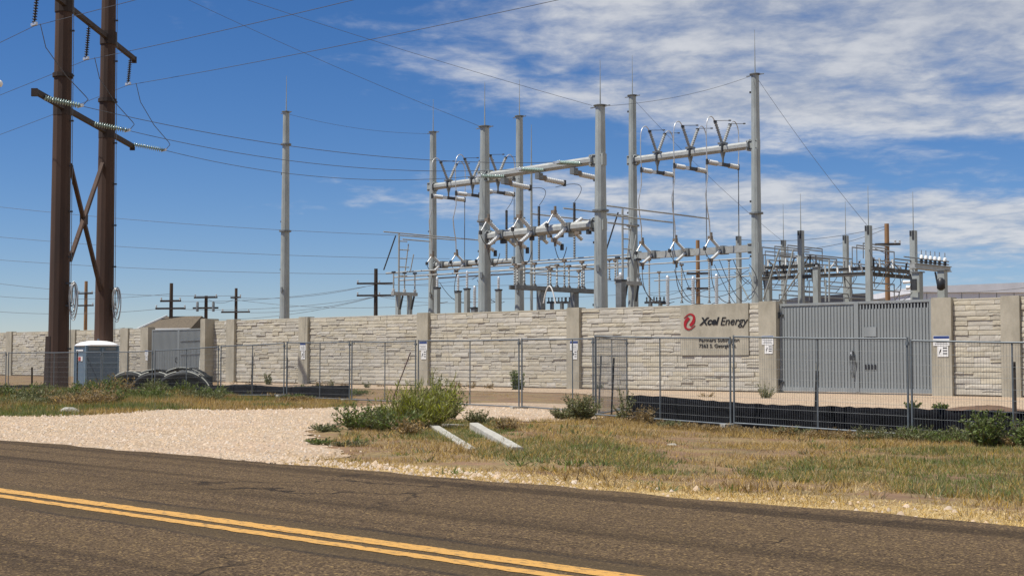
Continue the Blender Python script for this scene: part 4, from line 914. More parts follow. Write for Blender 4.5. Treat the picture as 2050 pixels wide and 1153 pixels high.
# strain strings and spans into the stout frame
targets = [at(1165, 328, ND - .3), at(1092, 341, ND - .3), at(1014, 354, ND - .3)]
starts = [aty(82, 195, 58.9), aty(183, 247, 65.4), aty(263, 289, 72.9)]
for i, (A, T) in enumerate(zip(starts, targets)):
    d = (T - A); dn = d.normalized(); dip = Vector((0, 0, -.10))
    A2 = A + (dn + dip) * 1.75; T2 = T - (dn - dip * .6) * 1.7
    string(A, A2, 'glass_disc', 14, .04, .135, 'pale green glass strain string on the lower rusty crossarm', 'strain strings on the rusty tower')
    string(T, T2, 'glass_disc', 14, .04, .125, 'pale green glass strain string lying along the stout gantry upper beam', 'strain strings on the stout gantry')
    line_thing('power_line', sagged(A2, T2, .75), .014, 'conductor', 'taut conductor from a glass string of the rusty tower to the stout gantry', 'power line', 'spans between rusty tower and stout gantry')
    J = lines[i][0] + ES * (.55 if i == 0 else .8); line_thing('jumper_wire', [J, J + Vector((.25, 0, -1.0)), J.lerp(A2, .55) + Vector((.1, 0, -.25)), J.lerp(A2, .85) + Vector((.42, 0, -.1)), A2 + Vector((.25, 0, .3)), A2], .018, 'conductor', 'drooping jumper wire between hanging string and glass strain string', 'wire', 'jumpers on the rusty tower')
for (px, py, D), (x, y, Y) in (((960, 253, ND), (212, -79, YB)), ((1186, 212, ND), (127, -126, YA))):
    line_thing('shield_wire', sagged(aty(x, y, Y), at(px, py, D), .25), .010, 'conductor', 'thin shield wire from the rusty tower top to the stout gantry', 'wire', 'shield wires to the stout gantry')
P5, P6 = at(1263, 193, FD), at(1511, 150, FD); P4 = at(1206, 213, ND)
line_thing('shield_wire', sagged(P4, P6, .35), .010, 'conductor', 'thin shield wire between stout gantry and the tallest pole', 'wire')
line_thing('shield_wire', sagged(P6, at(1739, 455, 71), .25), .011, 'conductor', 'thin shield wire slanting down from the tallest pole to the low bay', 'wire')
line_thing('shield_wire', sagged(P5, at(1568, 484, 84), .4), .010, 'conductor', 'thin shield wire slanting down between the tallest gantry poles', 'wire')
line_thing('shield_wire', sagged(at(574, 228, 58), at(863, 268, FD), .35), .010, 'conductor', 'faint shield wire from the free-standing mast to the far gantry', 'wire')

# cable coils hung on the tower poles
for pxc, yc, Y, lab in ((147, 605, YA - .3, 'looped grey cable coil hung on the rusty pole beside the fence'), (233, 612, YB - .3, 'looped grey cable coil hung on the rusty pole behind the toilet')):
    t_ = thing('cable_coil', lab, 'cable coil', aty(pxc, yc, Y))
    one('dark_steel', t_, 'bracket', 'box', (-.25, .1, .85), (.5, .08, .07)); one('dark_steel', t_, 'bracket', 'box', (-.25, .1, -.15), (.3, .08, .07))
    for k in range(7):
        w_, h_ = .09 + .018 * k, .45 + .07 * k; n = 20; cc_ = Vector((rnd.uniform(-.06, .06), rnd.uniform(-.1, .1), .35 - .05 * k))
        one('wire_steel' if k % 2 else 'aluminium', t_, 'cable_loop', 'tube', [cc_ + Vector((w_ * math.sin(a), .05 * math.sin(2 * a), h_ * math.cos(a))) for a in np.linspace(0, 2 * math.pi, n)], .02, 5)
# white globe lamp at the picture edge stands on its own pole
b_ = aty(-16, 790, 36); t_ = thing('lamp_post', 'white globe lamp on a bracket of a slim pole', 'lamp', Vector((b_.x, b_.y, GZ))); g = aty(-2, 168, b_.y) - t_.location; z = g.z
mb = MB(); mb.tube([(g.x, 0, z - .09), (g.x, 0, z - .07), (g.x, 0, z), (g.x, 0, z + .07), (g.x, 0, z + .1)], [.02, .075, .1, .075, .02], 12); mb.build('globe', 'white_paint', t_); one('dark_steel', t_, 'bracket', 'tube', [(g.x, 0, z - .09), (g.x, 0, z - .3), (0, 0, z - .5)], .025, 6); one('dark_steel', t_, 'shaft', 'tube', [(0, 0, 0), (0, 0, z - .2)], [.07, .04], 8)

# ------------------------------------------------------------------ wooden utility poles and far wires
def wood_pole(px, ytop, Y, r, arms, m, label, cans=0):
    b_ = aty(px, 660, Y); t_ = thing('utility_pole', label, 'utility pole', Vector((b_.x, b_.y, -.2))); h = aty(px, ytop, Y).z + .2
    one(m, t_, 'shaft', 'tube', [(0, 0, 0), (0, 0, h)], [r * 1.25, r], 8)
    for (y, half, ins) in arms:
        z = aty(px, y, Y).z + .2; a_ = one('wood_dark', t_, 'crossarm', 'bar', (-half, -.2, z), (half, -.2, z + .03), .13, .16)
        for e in ins: one('porcelain', a_, 'insulator', 'ribbed', (e * half, -.2, z + .06), (e * half, -.2, z + .34), .05, .09, 3, 8)
    for k in range(cans):
        e = (-.75, .75)[k]; z = aty(px, 610, Y).z; mb = MB(); mb.tube([(e, -.3, z - .45), (e, -.3, z + .4), (e, -.3, z + .48)], [.13, .13, .06], 10); mb.build('transformer', 'steel_grey', t_)
    return t_, h
I3 = (-.95, 0.2, .95)
wood_pole(171, 563, 150, .17, ((588, .8, (-.9, .9)), (612, .9, (-.9, .9))), 'wood_tan', 'weathered tan utility pole between the rusty tower poles')
wood_pole(342, 567, 120, .15, ((603, .9, (-.9, .9)), (618, 1.3, (-.95, .95))), 'wood', 'brown utility pole in front of the brown-roofed shed')
wood_pole(412, 592, 130, .15, ((596, 1.1, (-.9, .9)), (617, 1.2, ())), 'wood', 'short utility pole with transformer cans beside the shed roof', 2)
wood_pole(472, 577, 135, .14, ((596, .5, (.9,)), (625, 1.4, (-.9, .9))), 'wood', 'thin utility pole with one long low crossarm')
wood_pole(752, 538, 125, .17, ((568, 1.7, I3), (592, 1.7, I3)), 'wood_dark', 'dark utility pole with two long crossarms beside the bus stand')
wood_pole(1398, 481, 118, .17, ((548, 1.0, (-.9, .9)), (578, 1.0, ())), 'wood_tan', 'reddish utility pole behind the lettered panel')
wood_pole(1778, 448, 98, .16, ((490, .9, (.6, .95)),), 'wood_tan', 'orange-brown utility pole rising out of the low bay')
far = [(-60, 408, 900, 474), (-60, 469, 900, 518), (-60, 516, 900, 548), (-60, 560, 470, 592), (-60, 588, 342, 588), (-60, 619, 342, 616), (-60, 661, 250, 656),
       (342, 603, 752, 570), (342, 618, 752, 594), (412, 596, 472, 596), (472, 596, 752, 569), (472, 625, 752, 593), (752, 568, 1000, 545), (752, 592, 1000, 600), (752, 569, 1398, 549), (752, 593, 1398, 579), (472, 600, 860, 610), (430, 640, 752, 594),
       (1398, 549, 1600, 520), (1398, 579, 1640, 555), (1778, 452, 1478, 480), (1778, 456, 1560, 500), (1790, 580, 2140, 562), (1398, 560, 1300, 590)]
for (x0, y0, x1, y1) in far:
    Y0 = 125 if x0 < 1000 else 105
    line_thing('power_line', sagged(aty(x0, y0, Y0 + 6), aty(x1, y1, Y0), .5), .017, 'conductor', 'distant thin wire strung between wooden utility poles', 'power line', 'distant wires')

# ------------------------------------------------------------------ far buildings
b_ = aty(362, 690, 120); hs_ = thing('shed_building', 'low shed with brown hipped roof and white verge boards behind the side gate', 'building', Vector((b_.x, b_.y, GZ)), R(-20))
ze = aty(362, 658, 120).z - GZ; zr = aty(362, 633, 120).z - GZ; L_, Wd = 2.6, 2.6
one('house_wall', hs_, 'wall', 'box', (0, 0, ze / 2), (L_ * 1.8, Wd * 1.8, ze))
mb = MB(); mb.add([(-L_, -Wd, ze - .1), (L_, -Wd, ze - .1), (L_, Wd, ze - .1), (-L_, Wd, ze - .1), (-L_ * .55, 0, zr), (L_ * .8, 0, zr)], [(0, 1, 5, 4), (1, 2, 5), (2, 3, 4, 5), (3, 0, 4), (3, 2, 1, 0)]); mb.build('roof', 'roof_brown', hs_)
for a, b2 in (((-L_, -Wd, ze - .05), (-L_ * .55, 0, zr + .05)), ((-L_ * 1.02, -Wd, ze - .05), (-L_, Wd, ze - .05)), ((-L_, -Wd * 1.01, ze - .1), (L_, -Wd * 1.01, ze - .1))): one('white_paint', hs_, 'verge_board', 'bar', a, b2, .1, .16)
one('potty_dark', hs_, 'window', 'box', (.5, -Wd * .9 - .02, ze * .55), (1.2, .05, 1.0))
def hall(pxa, pxb, ye, yr_a, yr_b, Y, m, mr, label, dep=25):
    a, b2 = aty(pxa, ye, Y), aty(pxb, ye, Y); t_ = thing('industrial_hall', label, 'building', Vector((a.x, a.y, GZ))); L2 = b2.x - a.x; z1, z2 = aty(pxa, yr_a, Y).z - GZ, aty(pxb, yr_b, Y).z - GZ; ze_ = min(z1, z2) - .8
    one(m, t_, 'wall', 'box', (L2 / 2, dep / 2, ze_ / 2), (L2, dep, ze_))
    mb = MB(); mb.add([(-.3, -.3, ze_), (L2 + .3, -.3, ze_), (L2 + .3, -.3, z2), (-.3, -.3, z1), (-.3, dep, ze_), (L2 + .3, dep, ze_), (L2 + .3, dep, z2), (-.3, dep, z1)], [(0, 1, 2, 3), (5, 4, 7, 6), (3, 2, 6, 7), (1, 5, 6, 2), (4, 0, 3, 7), (0, 4, 5, 1)]); mb.build('roof', mr, t_)
    for k in range(int(L2 / 2.4)): one('steel_grey', t_, 'panel_seam', 'box', (1.2 + 2.4 * k, -.02, ze_ / 2), (.06, .05, ze_ - .1))
hall(1838, 2140, 600, 574, 562, 190, 'metal_building', 'metal_building', 'long pale grey metal hall beyond the end stretch of wall')
hall(1606, 1742, 606, 594, 586, 160, 'metal_building', 'roof_slate', 'distant hall with dark slate roof seen through the low bay')

# ------------------------------------------------------------------ portable toilet
b_ = gnd(182, 777, -.12); pt = thing('portable_toilet', 'blue-grey portable toilet with white domed roof standing below the rusty tower', 'portable toilet', Vector((b_.x, b_.y, -.12)), 0)
k = b_.y / FPX; wd = 68 * k; hb = (777 - 693) * k; pt.location.y += wd * .5
ang = R(18) + math.atan2(b_.x, b_.y) * -1; pt.rotation_euler.z = R(36)
h2 = wd / 2
one('potty_dark', pt, 'skid', 'box', (0, 0, .06), (wd * 1.02, wd * 1.02, .12))
one('potty_blue', pt, 'body', 'box', (0, 0, hb / 2 + .1), (wd * .96, wd * .96, hb - .14))
for sx_ in (-1, 1):
    for sy_ in (-1, 1): one('potty_blue', pt, 'corner_post', 'box', (sx_ * h2 * .96, sy_ * h2 * .96, hb / 2 + .1), (.09, .09, hb - .16))
f = -h2 * .97
one('potty_dark', pt, 'vent_band', 'box', (0, f, hb - .13), (wd * .9, .03, .2))
for xx in (-.25, .25): one('steel_grey', pt, 'vent', 'box', (xx * wd, f - .02, hb - .13), (wd * .32, .02, .12))
for xx in (-.24, .24):
    pnl = one('potty_dark', pt, 'wall_panel', 'box', (xx * wd, f, hb * .74), (wd * .38, .03, hb * .24)); one('potty_dark', pt, 'wall_panel', 'box', (xx * wd, f, hb * .34), (wd * .38, .025, hb * .46))
one('potty_blue', pt, 'rib', 'box', (0, f - .02, hb / 2), (.09, .06, hb - .2)); one('potty_blue', pt, 'rib', 'box', (0, f - .02, hb * .6), (wd * .92, .05, .05))
one('potty_dark', pt, 'strap', 'bar', (-wd * .46, f - .05, hb * .78), (-.1, f - .05, hb * .12), .02, .05)
one('potty_dark', pt, 'door', 'box', (f, 0, hb * .48), (.03, wd * .78, hb * .86)); one('sign_white', pt, 'notice', 'box', (f - .03, -.02, hb * .70), (.02, wd * .5, hb * .11)); one('sign_red', pt, 'notice_stripe', 'box', (f - .045, -.02, hb * .70), (.01, wd * .2, hb * .09)); one('sign_white', pt, 'lettering_band', 'box', (f - .03, 0, hb * .9), (.02, wd * .6, .07))
n = 9; mb = MB(); prof = [(0, 1.10), (.06, 1.10), (.11, 1.02), (.19, .82), (.25, .5), (.27, .2)]
vs = []
for z, s_ in prof:
    for i in range(24):
        a = 2 * math.pi * (i + .5) / 24; c_, s2 = math.cos(a), math.sin(a); e = 5.0; rr = 1 / ((abs(c_) ** e + abs(s2) ** e) ** (1 / e)); vs.append((c_ * rr * h2 * s_, s2 * rr * h2 * s_, hb + z))
fs = [(j * 24 + i, j * 24 + (i + 1) % 24, (j + 1) * 24 + (i + 1) % 24, (j + 1) * 24 + i) for j in range(len(prof) - 1) for i in range(24)] + [tuple(range((len(prof) - 1) * 24, len(prof) * 24)), tuple(range(24))[::-1]]
mb.add(vs, fs, True); mb.build('roof_dome', 'potty_white', pt)
one('potty_dark', pt, 'vent_pipe', 'tube', [(h2 * .1, 0, hb + .2), (h2 * .1, 0, hb + .36)], .05, 8)

# ------------------------------------------------------------------ black pipe coils behind the fence
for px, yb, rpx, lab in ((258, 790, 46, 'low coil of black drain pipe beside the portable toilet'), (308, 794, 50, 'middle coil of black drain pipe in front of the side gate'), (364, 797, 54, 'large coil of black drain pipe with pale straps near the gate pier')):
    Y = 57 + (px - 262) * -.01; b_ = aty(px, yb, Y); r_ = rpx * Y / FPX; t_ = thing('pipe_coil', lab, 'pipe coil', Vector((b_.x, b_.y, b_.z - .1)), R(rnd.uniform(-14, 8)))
    n_c = 10
    for j in range(n_c):
        rr = r_ * (1 - .02 * (j % 3)); yo = j * .13; cz = -.02; mb = MB(); jit = rnd.uniform(-.03, .03)
        mb.tube([((rr * 1.08) * math.cos(a) + jit, yo + .03 * math.sin(3 * a), rr * math.sin(a) * .98 + cz) for a in np.linspace(-.35, math.pi + .35, 26)], .10, 8); mb.build('pipe_turn', 'tarp_black', t_)
    for a0 in (.5, 1.0, 1.75):
        mb = MB(); mb.tube([((r_ + .09) * 1.06 * math.cos(a), -.05 + .02 * j, (r_ + .085) * math.sin(a)) for j, a in enumerate(np.linspace(a0, a0 + .42, 8))], .03, 5); mb.build('strap', 'strap', t_)
    one('tarp_black', t_, 'inner_shade', 'box', (0, n_c * .13 + .05, r_ * .35), (r_ * 1.9, .04, r_ * 1.1))  # black sheet at the back, stands in for the shade inside the coil

b_ = aty(322, 792, 57.6); t_ = thing('netting_pile', 'crumpled black netting draped over the drain pipe coils', 'netting', Vector((b_.x, b_.y, b_.z - .1))); vs = []
k = 57.6 / FPX; cent = [((258 - 322) * k, 46 * k), ((308 - 322) * k, 50 * k), ((364 - 322) * k, 54 * k)]; nxg, nyg = 60, 9
for j in range(nyg):
    for i in range(nxg):
        x = -88 * k + 176 * k * i / (nxg - 1); env = max([r_ * math.sqrt(max(0, 1 - ((x - c_) / (r_ * 1.12)) ** 2)) for c_, r_ in cent]); f = j / (nyg - 1)
        top = (50 * k) * min(1, 1.5 * (1 - abs(x / (90 * k)) ** 5)); z = (env + .13) * (1 - f) + max(env + .1, top) * f
        vs.append((x, .1 + 1.2 * f, z + rnd.uniform(-.05, .05)))
mb = MB(); mb.add(vs, [(j * nxg + i, j * nxg + i + 1, (j + 1) * nxg + i + 1, (j + 1) * nxg + i) for j in range(nyg - 1) for i in range(nxg - 1)]); q = mb.build('netting', 'tarp_black', t_); md = q.modifiers.new('thick', 'SOLIDIFY'); md.thickness = .03
for x0 in (-70, -40, 10, 30, 62):
    pts = []
    for u in np.linspace(0, 1, 7):
        x = (x0 + 26 * u) * k; env = max([r_ * math.sqrt(max(0, 1 - ((x - c_) / (r_ * 1.12)) ** 2)) for c_, r_ in cent]); pts.append((x, .0, env + .14))
    one('strap', t_, 'strap', 'tube', pts, .022, 5)

# ------------------------------------------------------------------ temporary fence panels
def fence_panel(px0, D0, y0, px1, D1, y1, mids, label, H=1.83):
    A, B = at(px0, y0, D0), at(px1, y1, D1); g0, g1 = ground_z(A), ground_z(B)
    zt_ = A.z; dz = B.z - A.z; hb = max(g0 + .03, A.z - H)
    base = Vector((A.x, A.y, hb)); v = Vector((B.x - A.x, B.y - A.y, 0)); L2 = v.length; rz = math.atan2(v.y, v.x); h = A.z - hb
    t_ = thing('fence_panel', label, 'fence panel', base, rz, 'temporary fence panels'); top = lambda x: h + dz * x / L2; bot = lambda x: .04 + (dz * x / L2)
    r_ = .021
    one('fence_steel', t_, 'end_post', 'tube', [(.02, 0, -.03), (.02, 0, top(0) + .03)], r_, 8); one('fence_steel', t_, 'end_post', 'tube', [(L2 - .02, 0, dz - .03), (L2 - .02, 0, top(L2) + .03)], r_, 8)
    one('fence_steel', t_, 'top_rail', 'tube', [(.02, 0, top(0)), (L2 * .5, 0, top(L2 * .5) - .015), (L2 - .02, 0, top(L2))], r_ * .95, 8); one('fence_steel', t_, 'bottom_rail', 'tube', [(.02, 0, bot(0)), (L2 - .02, 0, bot(L2))], r_ * .9, 8)
    for m_ in mids:
        q = lc(t_, till(A, B - A, m_)); one('fence_steel', t_, 'upright', 'tube', [(q.x, .015, bot(q.x)), (q.x, .015, top(q.x))], r_ * .8, 8)
    mb = MB(); x = .07
    while x < L2 - .05: mb.tube([(x, 0, bot(x)), (x, 0, top(x))], .0024, 3, caps=False); x += .055
    z = .18
    while z < h - .05: mb.tube([(.02, .004, z), (L2 - .02, .004, z + dz)], .0026, 3, caps=False); z += .20
    mb.build('wire_mesh', 'wire_steel', t_, kind='stuff')
    mb = MB(); mb.box((L2 - .02, 0, dz + .02), (.14, .55, .07)); mb.build('foot', 'concrete_kerb', t_)
    one('fence_steel', t_, 'clamp', 'tube', [(L2 - .02, 0, top(L2) - .12), (L2 - .02, 0, top(L2) - .06)], .045, 8)
    return t_
FP = [(-170, 28.6, 707, 13, 28.5, 706, (-80,), 'the fence panel past the rusty tower, next to the short dark stake'),
      (17, 28.5, 706, 203, 28.5, 704.5, (108,), 'in front of the rusty twin-pole tower'), (205, 28.5, 704.5, 306, 28.4, 703, (255,), 'beside the portable toilet'),
      (310, 28.4, 702, 438, 28.3, 694, (373,), 'in front of the black pipe coils'), (442, 28.3, 693, 570, 28.2, 687, (505,), 'before the gate pier, with weeds behind'),
      (574, 28.2, 686, 701, 28.0, 684.5, (640,), 'where the short silt fence ends'), (704, 28.0, 684.5, 833, 27.6, 683, (770,), 'in front of the leaning stake'),
      (837, 27.6, 682, 1040, 27.0, 680, (940,), 'behind the big bright weed clump'), (1044, 27.0, 679, 1188, 25.9, 678, (1145,), 'across the gravel drive'),
      (1190, 24.4, 673, 1463, 24.1, 677, (1320,), 'where the long silt fence begins'), (1467, 24.1, 674, 1818, 24.0, 678, (1635,), 'in front of the double gate'), (1822, 24.0, 682, 2215, 23.9, 686, (2025,), 'in front of the end stretch of wall'), (2219, 23.9, 686, 2640, 23.9, 690, (2420,), 'past the last dark stake')]
for a in FP: fence_panel(*a[:7], 'grey wire-mesh fence panel ' + a[7].replace('the fence panel ', ''))
fence_panel(1192, 24.5, 673, 1255, 28.4, 680.5, (1226,), 'grey wire-mesh fence panel swung back at an angle beside two dark stakes')

# ------------------------------------------------------------------ silt fence and stakes
def silt(pix, D, label, seed):
    r_ = random.Random(seed); pts = []
    for (x0, y0), (x1, y1) in zip(pix[:-1], pix[1:]):
        k = max(2, int(abs(x1 - x0) / 12))
        for j in range(k): pts.append((x0 + (x1 - x0) * j / k, y0 + (y1 - y0) * j / k))
    pts.append(pix[-1]); base = at(*pts[0], D); base.z = GZ; o = thing('silt_fence', label, 'silt fence', base, TH)
    vs = []; nz = 5
    for i, (x, y) in enumerate(pts):
        p = at(x, y, D); q = lc(o, p); zt_ = q.z + r_.uniform(-.015, .015); zb = ground_z(p) - GZ - .05
        for j in range(nz): f = j / (nz - 1); vs.append((q.x, .05 * math.sin(i * .8 + j * 1.3) * (1 - f * .6) + r_.uniform(-.02, .02), zb + (zt_ - zb) * f))
    fs = [(i * nz + j, (i + 1) * nz + j, (i + 1) * nz + j + 1, i * nz + j + 1) for i in range(len(pts) - 1) for j in range(nz - 1)]
    mb = MB(); mb.add(vs, fs, True); f_ = mb.build('fabric', 'silt', o); md = f_.modifiers.new('thick', 'SOLIDIFY'); md.thickness = .012
    return o
silt([(1256, 790), (1330, 794), (1400, 800), (1480, 806), (1560, 810), (1700, 814), (1820, 817), (1900, 820), (2050, 823), (2250, 827), (2650, 836)], 24.6, 'long black silt fence behind the mesh panels before the double gate', 3)
silt([(-120, 772), (0, 771), (90, 770)], 28.9, 'low black silt fence by the rusty tower base', 4)
silt([(232, 776), (330, 775), (418, 772), (480, 769), (572, 774), (640, 772), (700, 770)], 28.7, 'short black silt fence between gate pier and gravel drive', 5)
def stake(x0, y0, x1, y1, D, m, r_, label, tipc=None, D2=None):
    A, B = at(x0, y0, D), at(x1, y1, D2 or D); t_ = thing('stake', label, 'stake', B); d = A - B
    mb = MB(); mb.bar((0, 0, 0), d, r_ * 2, r_ * .6); mb.bar(Vector((0, -r_ * .8, 0)), d + Vector((0, -r_ * .8, 0)), r_ * .5, r_ * 1.6); mb.build('shaft', m, t_)
    if tipc: e = d * 1.16; mb = MB(); mb.bar(d, e, r_ * 1.9, r_ * .7); mb.build('painted_tip', tipc, t_)
stake(64, 735, 64, 790, 28.2, 'wood_dark', .035, 'short dark stake at the rusty tower base')
stake(155, 702, 154, 790, 28.7, 'dark_steel', .03, 'dark stake in front of the portable toilet')
stake(506, 714, 504, 795, 28.6, 'wood', .03, 'brown stake behind the short silt fence')
stake(575, 716, 574, 792, 28.6, 'dark_steel', .03, 'dark stake at the middle of the short silt fence')
stake(822, 705, 787, 797, 29.5, 'stake_brown', .02, 'thin leaning reddish stake in front of the wall', None, 28.6)
stake(1229, 716, 1224, 833, 25.0, 'dark_steel', .022, 'short dark stake inside the angled fence panel')
stake(1203, 712, 1199, 828, 25.4, 'dark_steel', .020, 'slim dark stake touching the angled fence panel post')
stake(1636, 742, 1633, 850, 24.3, 'dark_steel', .035, 'dark stake with a pale painted tip before the double gate', 'strap')
stake(2029, 724, 2033, 885, 24.2, 'wood_dark', .035, 'dark stake before the end stretch of wall')

# ------------------------------------------------------------------ concrete culvert kerbs
def kerb(x0, y0, x1, y1, w_, h_, label):
    A, B = onground(x0, y0), onground(x1, y1); A.z -= .05; B.z -= .05 + h_ * .45; mb = MB(); n = 10; d = B - A; rz = math.atan2(d.y, d.x); L2 = d.xy.length; vs = []
    prof = [(-w_ / 2, -.1), (-w_ / 2, h_ - .012), (-w_ / 2 + .012, h_), (w_ / 2 - .012, h_), (w_ / 2, h_ - .012), (w_ / 2, -.1)]
    for i in range(n + 1):
        for y, z in prof: vs.append((L2 * i / n, y + rnd.uniform(-.003, .003), z + d.z * i / n + rnd.uniform(-.003, .003)))
    fs = [(i * 6 + k, i * 6 + k + 1, (i + 1) * 6 + k + 1, (i + 1) * 6 + k) for i in range(n) for k in range(5)] + [tuple(range(6))[::-1], tuple(range(n * 6, n * 6 + 6))]
    mb.add(vs, fs); mb.build('culvert_kerb', 'concrete_kerb', None, A, rz, label, 'kerb')
kerb(868, 858, 946, 901, .16, .13, 'pale concrete culvert kerb beside the big bright weed clump')
kerb(949, 861, 1036, 902, .17, .19, 'pale concrete culvert kerb edging the open verge grass')
kerb(890, 855, 950, 852, .17, .12, 'cross kerb joining the two culvert kerbs')

# ------------------------------------------------------------------ spoil mound and loose rocks
b_ = onground(1975, 826); mb = MB(); vs = []; n = 26
b_ = at(1975, 815, 30); b_.z = GZ
for j in range(7):
    for i in range(n):
        a = 2 * math.pi * i / n; f = j / 6; vs.append((f * 1.9 * math.cos(a) * (1 + .1 * math.sin(3 * a)), f * .9 * math.sin(a), .30 * (1 - f * f) ** 1.3 + rnd.uniform(-.02, .03) * (1 - f) - .03))
mb.add(vs, [(j * n + i, j * n + (i + 1) % n, (j + 1) * n + (i + 1) % n, (j + 1) * n + i) for j in range(6) for i in range(n)], True); mb.build('soil_mound', 'soil_mound', None, b_, TH, 'low mound of brown soil behind the silt fence', 'soil mound')
for px, py, s_, lab in ((138, 826, .28, 'flat pale rock at the edge of the weedy strip'), (865, 851, .13, 'small white rock at the end of a culvert kerb'), (1345, 892, .09, 'small white stone lying in the verge grass')):
    bm = bmesh.new(); bmesh.ops.create_icosphere(bm, subdivisions=2, radius=1)
    for v in bm.verts: v.co *= rnd.uniform(.8, 1.15); v.co.z *= .5; v.co *= s_
    me = bpy.data.meshes.new('rock'); bm.to_mesh(me); bm.free(); p = onground(px, py); put('rock', me, 'concrete_kerb', None, p, 0, lab, 'rock')

# ------------------------------------------------------------------ weeds and bushes
def plant(name, base, h, spread, nst, per, leaf, m, label, seed, group=None, up=.7, wid=.35, stemr=.006):
    r_ = random.Random(seed); t_ = thing(name, label, 'weed' if name == 'weed' else 'bush', base, 0, group); st = MB(); V = []; Fc = []
    for i in range(nst):
        a = r_.uniform(0, 2 * math.pi); q = spread * math.sqrt(r_.random()); hh = h * r_.uniform(.35, 1.0) * (1 - .25 * (q / spread) ** 2)
        b0 = Vector((math.cos(a) * q * .35, math.sin(a) * q * .35, 0)); e = Vector((math.cos(a) * q, math.sin(a) * q, hh)); c_ = b0.lerp(e, .5) + Vector((-math.cos(a) * q * .15, -math.sin(a) * q * .15, hh * .1))
        P = [b0 * (1 - u) ** 2 + c_ * 2 * u * (1 - u) + e * u * u for u in (0, .25, .5, .75, 1)]; st.tube(P, [stemr, stemr * .9, stemr * .8, stemr * .6, stemr * .3], 4, caps=False)
        for k in range(per):
            u = r_.uniform(.12, 1.0); p = b0 * (1 - u) ** 2 + c_ * 2 * u * (1 - u) + e * u * u
            d = Vector((r_.gauss(0, 1), r_.gauss(0, 1), r_.gauss(up, .6))).normalized(); l_ = leaf * r_.uniform(.5, 1.2) * (1.15 - .5 * u); s_ = d.orthogonal().normalized(); s_ = (s_ * math.cos(k) + d.cross(s_) * math.sin(k)) * l_ * wid
            o = len(V); V += [p, p + d * l_ * .5 + s_, p + d * l_, p + d * l_ * .5 - s_]; Fc.append((o, o + 1, o + 2, o + 3))
    mb = MB(); mb.add(V, Fc); mb.build('foliage', m, t_, kind='stuff'); st.build('stems', 'stem', t_, kind='stuff')
    return t_
def gb(px, py): return onground(px, py)
def gf(px, D):
    p = at(px, 800, D); p.z = ground_z(p); return p
plant('bush', gb(850, 858), 1.0, .8, 105, 20, .17, 'leaf_bright', 'big bright green weed clump beside the culvert kerbs', 1, up=1.4, wid=.09)
plant('bush', gb(795, 852), .62, .7, 60, 18, .15, 'leaf_bright', 'yellow-green weed clump leaning on the big bright clump', 2, up=1.4, wid=.10)
plant('bush', gb(866, 850), 1.1, .62, 70, 12, .30, 'leaf_bright', 'upright yellow-green grassy clump rising out of the big weeds', 31, up=3.2, wid=.035)
plant('bush', gb(815, 856), .9, .7, 60, 12, .28, 'leaf_bright', 'upright pale grassy clump beside the big bright weeds', 32, up=3.2, wid=.035)
plant('bush', gb(892, 842), .9, .55, 70, 26, .11, 'leaf_green', 'dark green weed clump behind the big bright clump', 3, up=.9, wid=.16)
plant('weed', gb(875, 842), 1.35, .3, 9, 40, .11, 'leaf_grey', 'tall thin grey-green weed sticking out of the bright clump', 4, up=.5, wid=.16)
plant('bush', gb(722, 860), .58, .7, 70, 18, .10, 'leaf_green', 'low dark green bush on the edge of the gravel drive', 5, up=.8, wid=.2)
plant('bush', gb(780, 864), .5, .75, 70, 18, .10, 'leaf_green', 'low spreading green bush between gravel drive and culvert kerb', 6, up=.9, wid=.16)
plant('bush', gb(820, 872), .34, .4, 40, 20, .09, 'leaf_dry', 'dry brownish bush at the foot of the bright clump', 7, up=.9, wid=.14)
plant('bush', gb(660, 864), .16, .42, 40, 18, .08, 'leaf_grey', 'flat grey-green weed creeping over the gravel', 8, up=.6, wid=.2)
plant('bush', gb(640, 891), .11, .26, 26, 16, .07, 'leaf_green', 'small dark tuft alone on the gravel by the road', 9, up=.8, wid=.2)
plant('bush', gb(700, 893), .09, .40, 30, 14, .06, 'leaf_grey', 'low weed patch at the driveway corner', 10, up=.7, wid=.2)
plant('bush', gb(1165, 842), .66, .52, 90, 26, .10, 'leaf_grey', 'grey-green bushy weed at the foot of the angled fence panel', 11, up=.8, wid=.16)
plant('bush', gb(1130, 840), .34, .35, 45, 22, .09, 'leaf_grey', 'smaller grey-green weed beside the gravel crossing', 12, up=.8, wid=.16)
plant('weed', gf(1250, 24.0), 1.0, .3, 12, 40, .09, 'leaf_grey', 'tall ragged weed in front of the angled fence panel', 13, up=.6, wid=.18)
plant('bush', gf(1285, 23.8), .5, .4, 40, 20, .09, 'leaf_dry', 'dry weed at the start of the long silt fence', 14, up=.9, wid=.14)
plant('bush', gb(1015, 862), .3, .4, 40, 20, .08, 'leaf_dry', 'dry brown weeds along the open culvert kerb', 15, up=.9, wid=.13)
plant('bush', gb(960, 850), .34, .40, 40, 20, .08, 'leaf_grey', 'small grey weed behind the cross kerb', 16, up=.7, wid=.18)
plant('weed', at(1036, 783, 44) * 1.0, 1.05, .38, 26, 60, .15, 'leaf_green', 'tall dark weed standing against the wall', 17, up=.5, wid=.2)
plant('weed', at(537, 772, 44), .85, .35, 12, 40, .15, 'leaf_grey', 'upright grey weed at the wall behind the brown stake', 18, up=.5, wid=.2)
plant('weed', at(1533, 800, 40), .72, .42, 26, 34, .10, 'leaf_grey', 'feathery grey weed in front of the gate pillar', 19, up=1.2, wid=.10)
plant('bush', at(1413, 803, 40), .40, .40, 24, 20, .09, 'leaf_dry', 'sparse dry weed below the lettered panel', 20, up=.7, wid=.18)
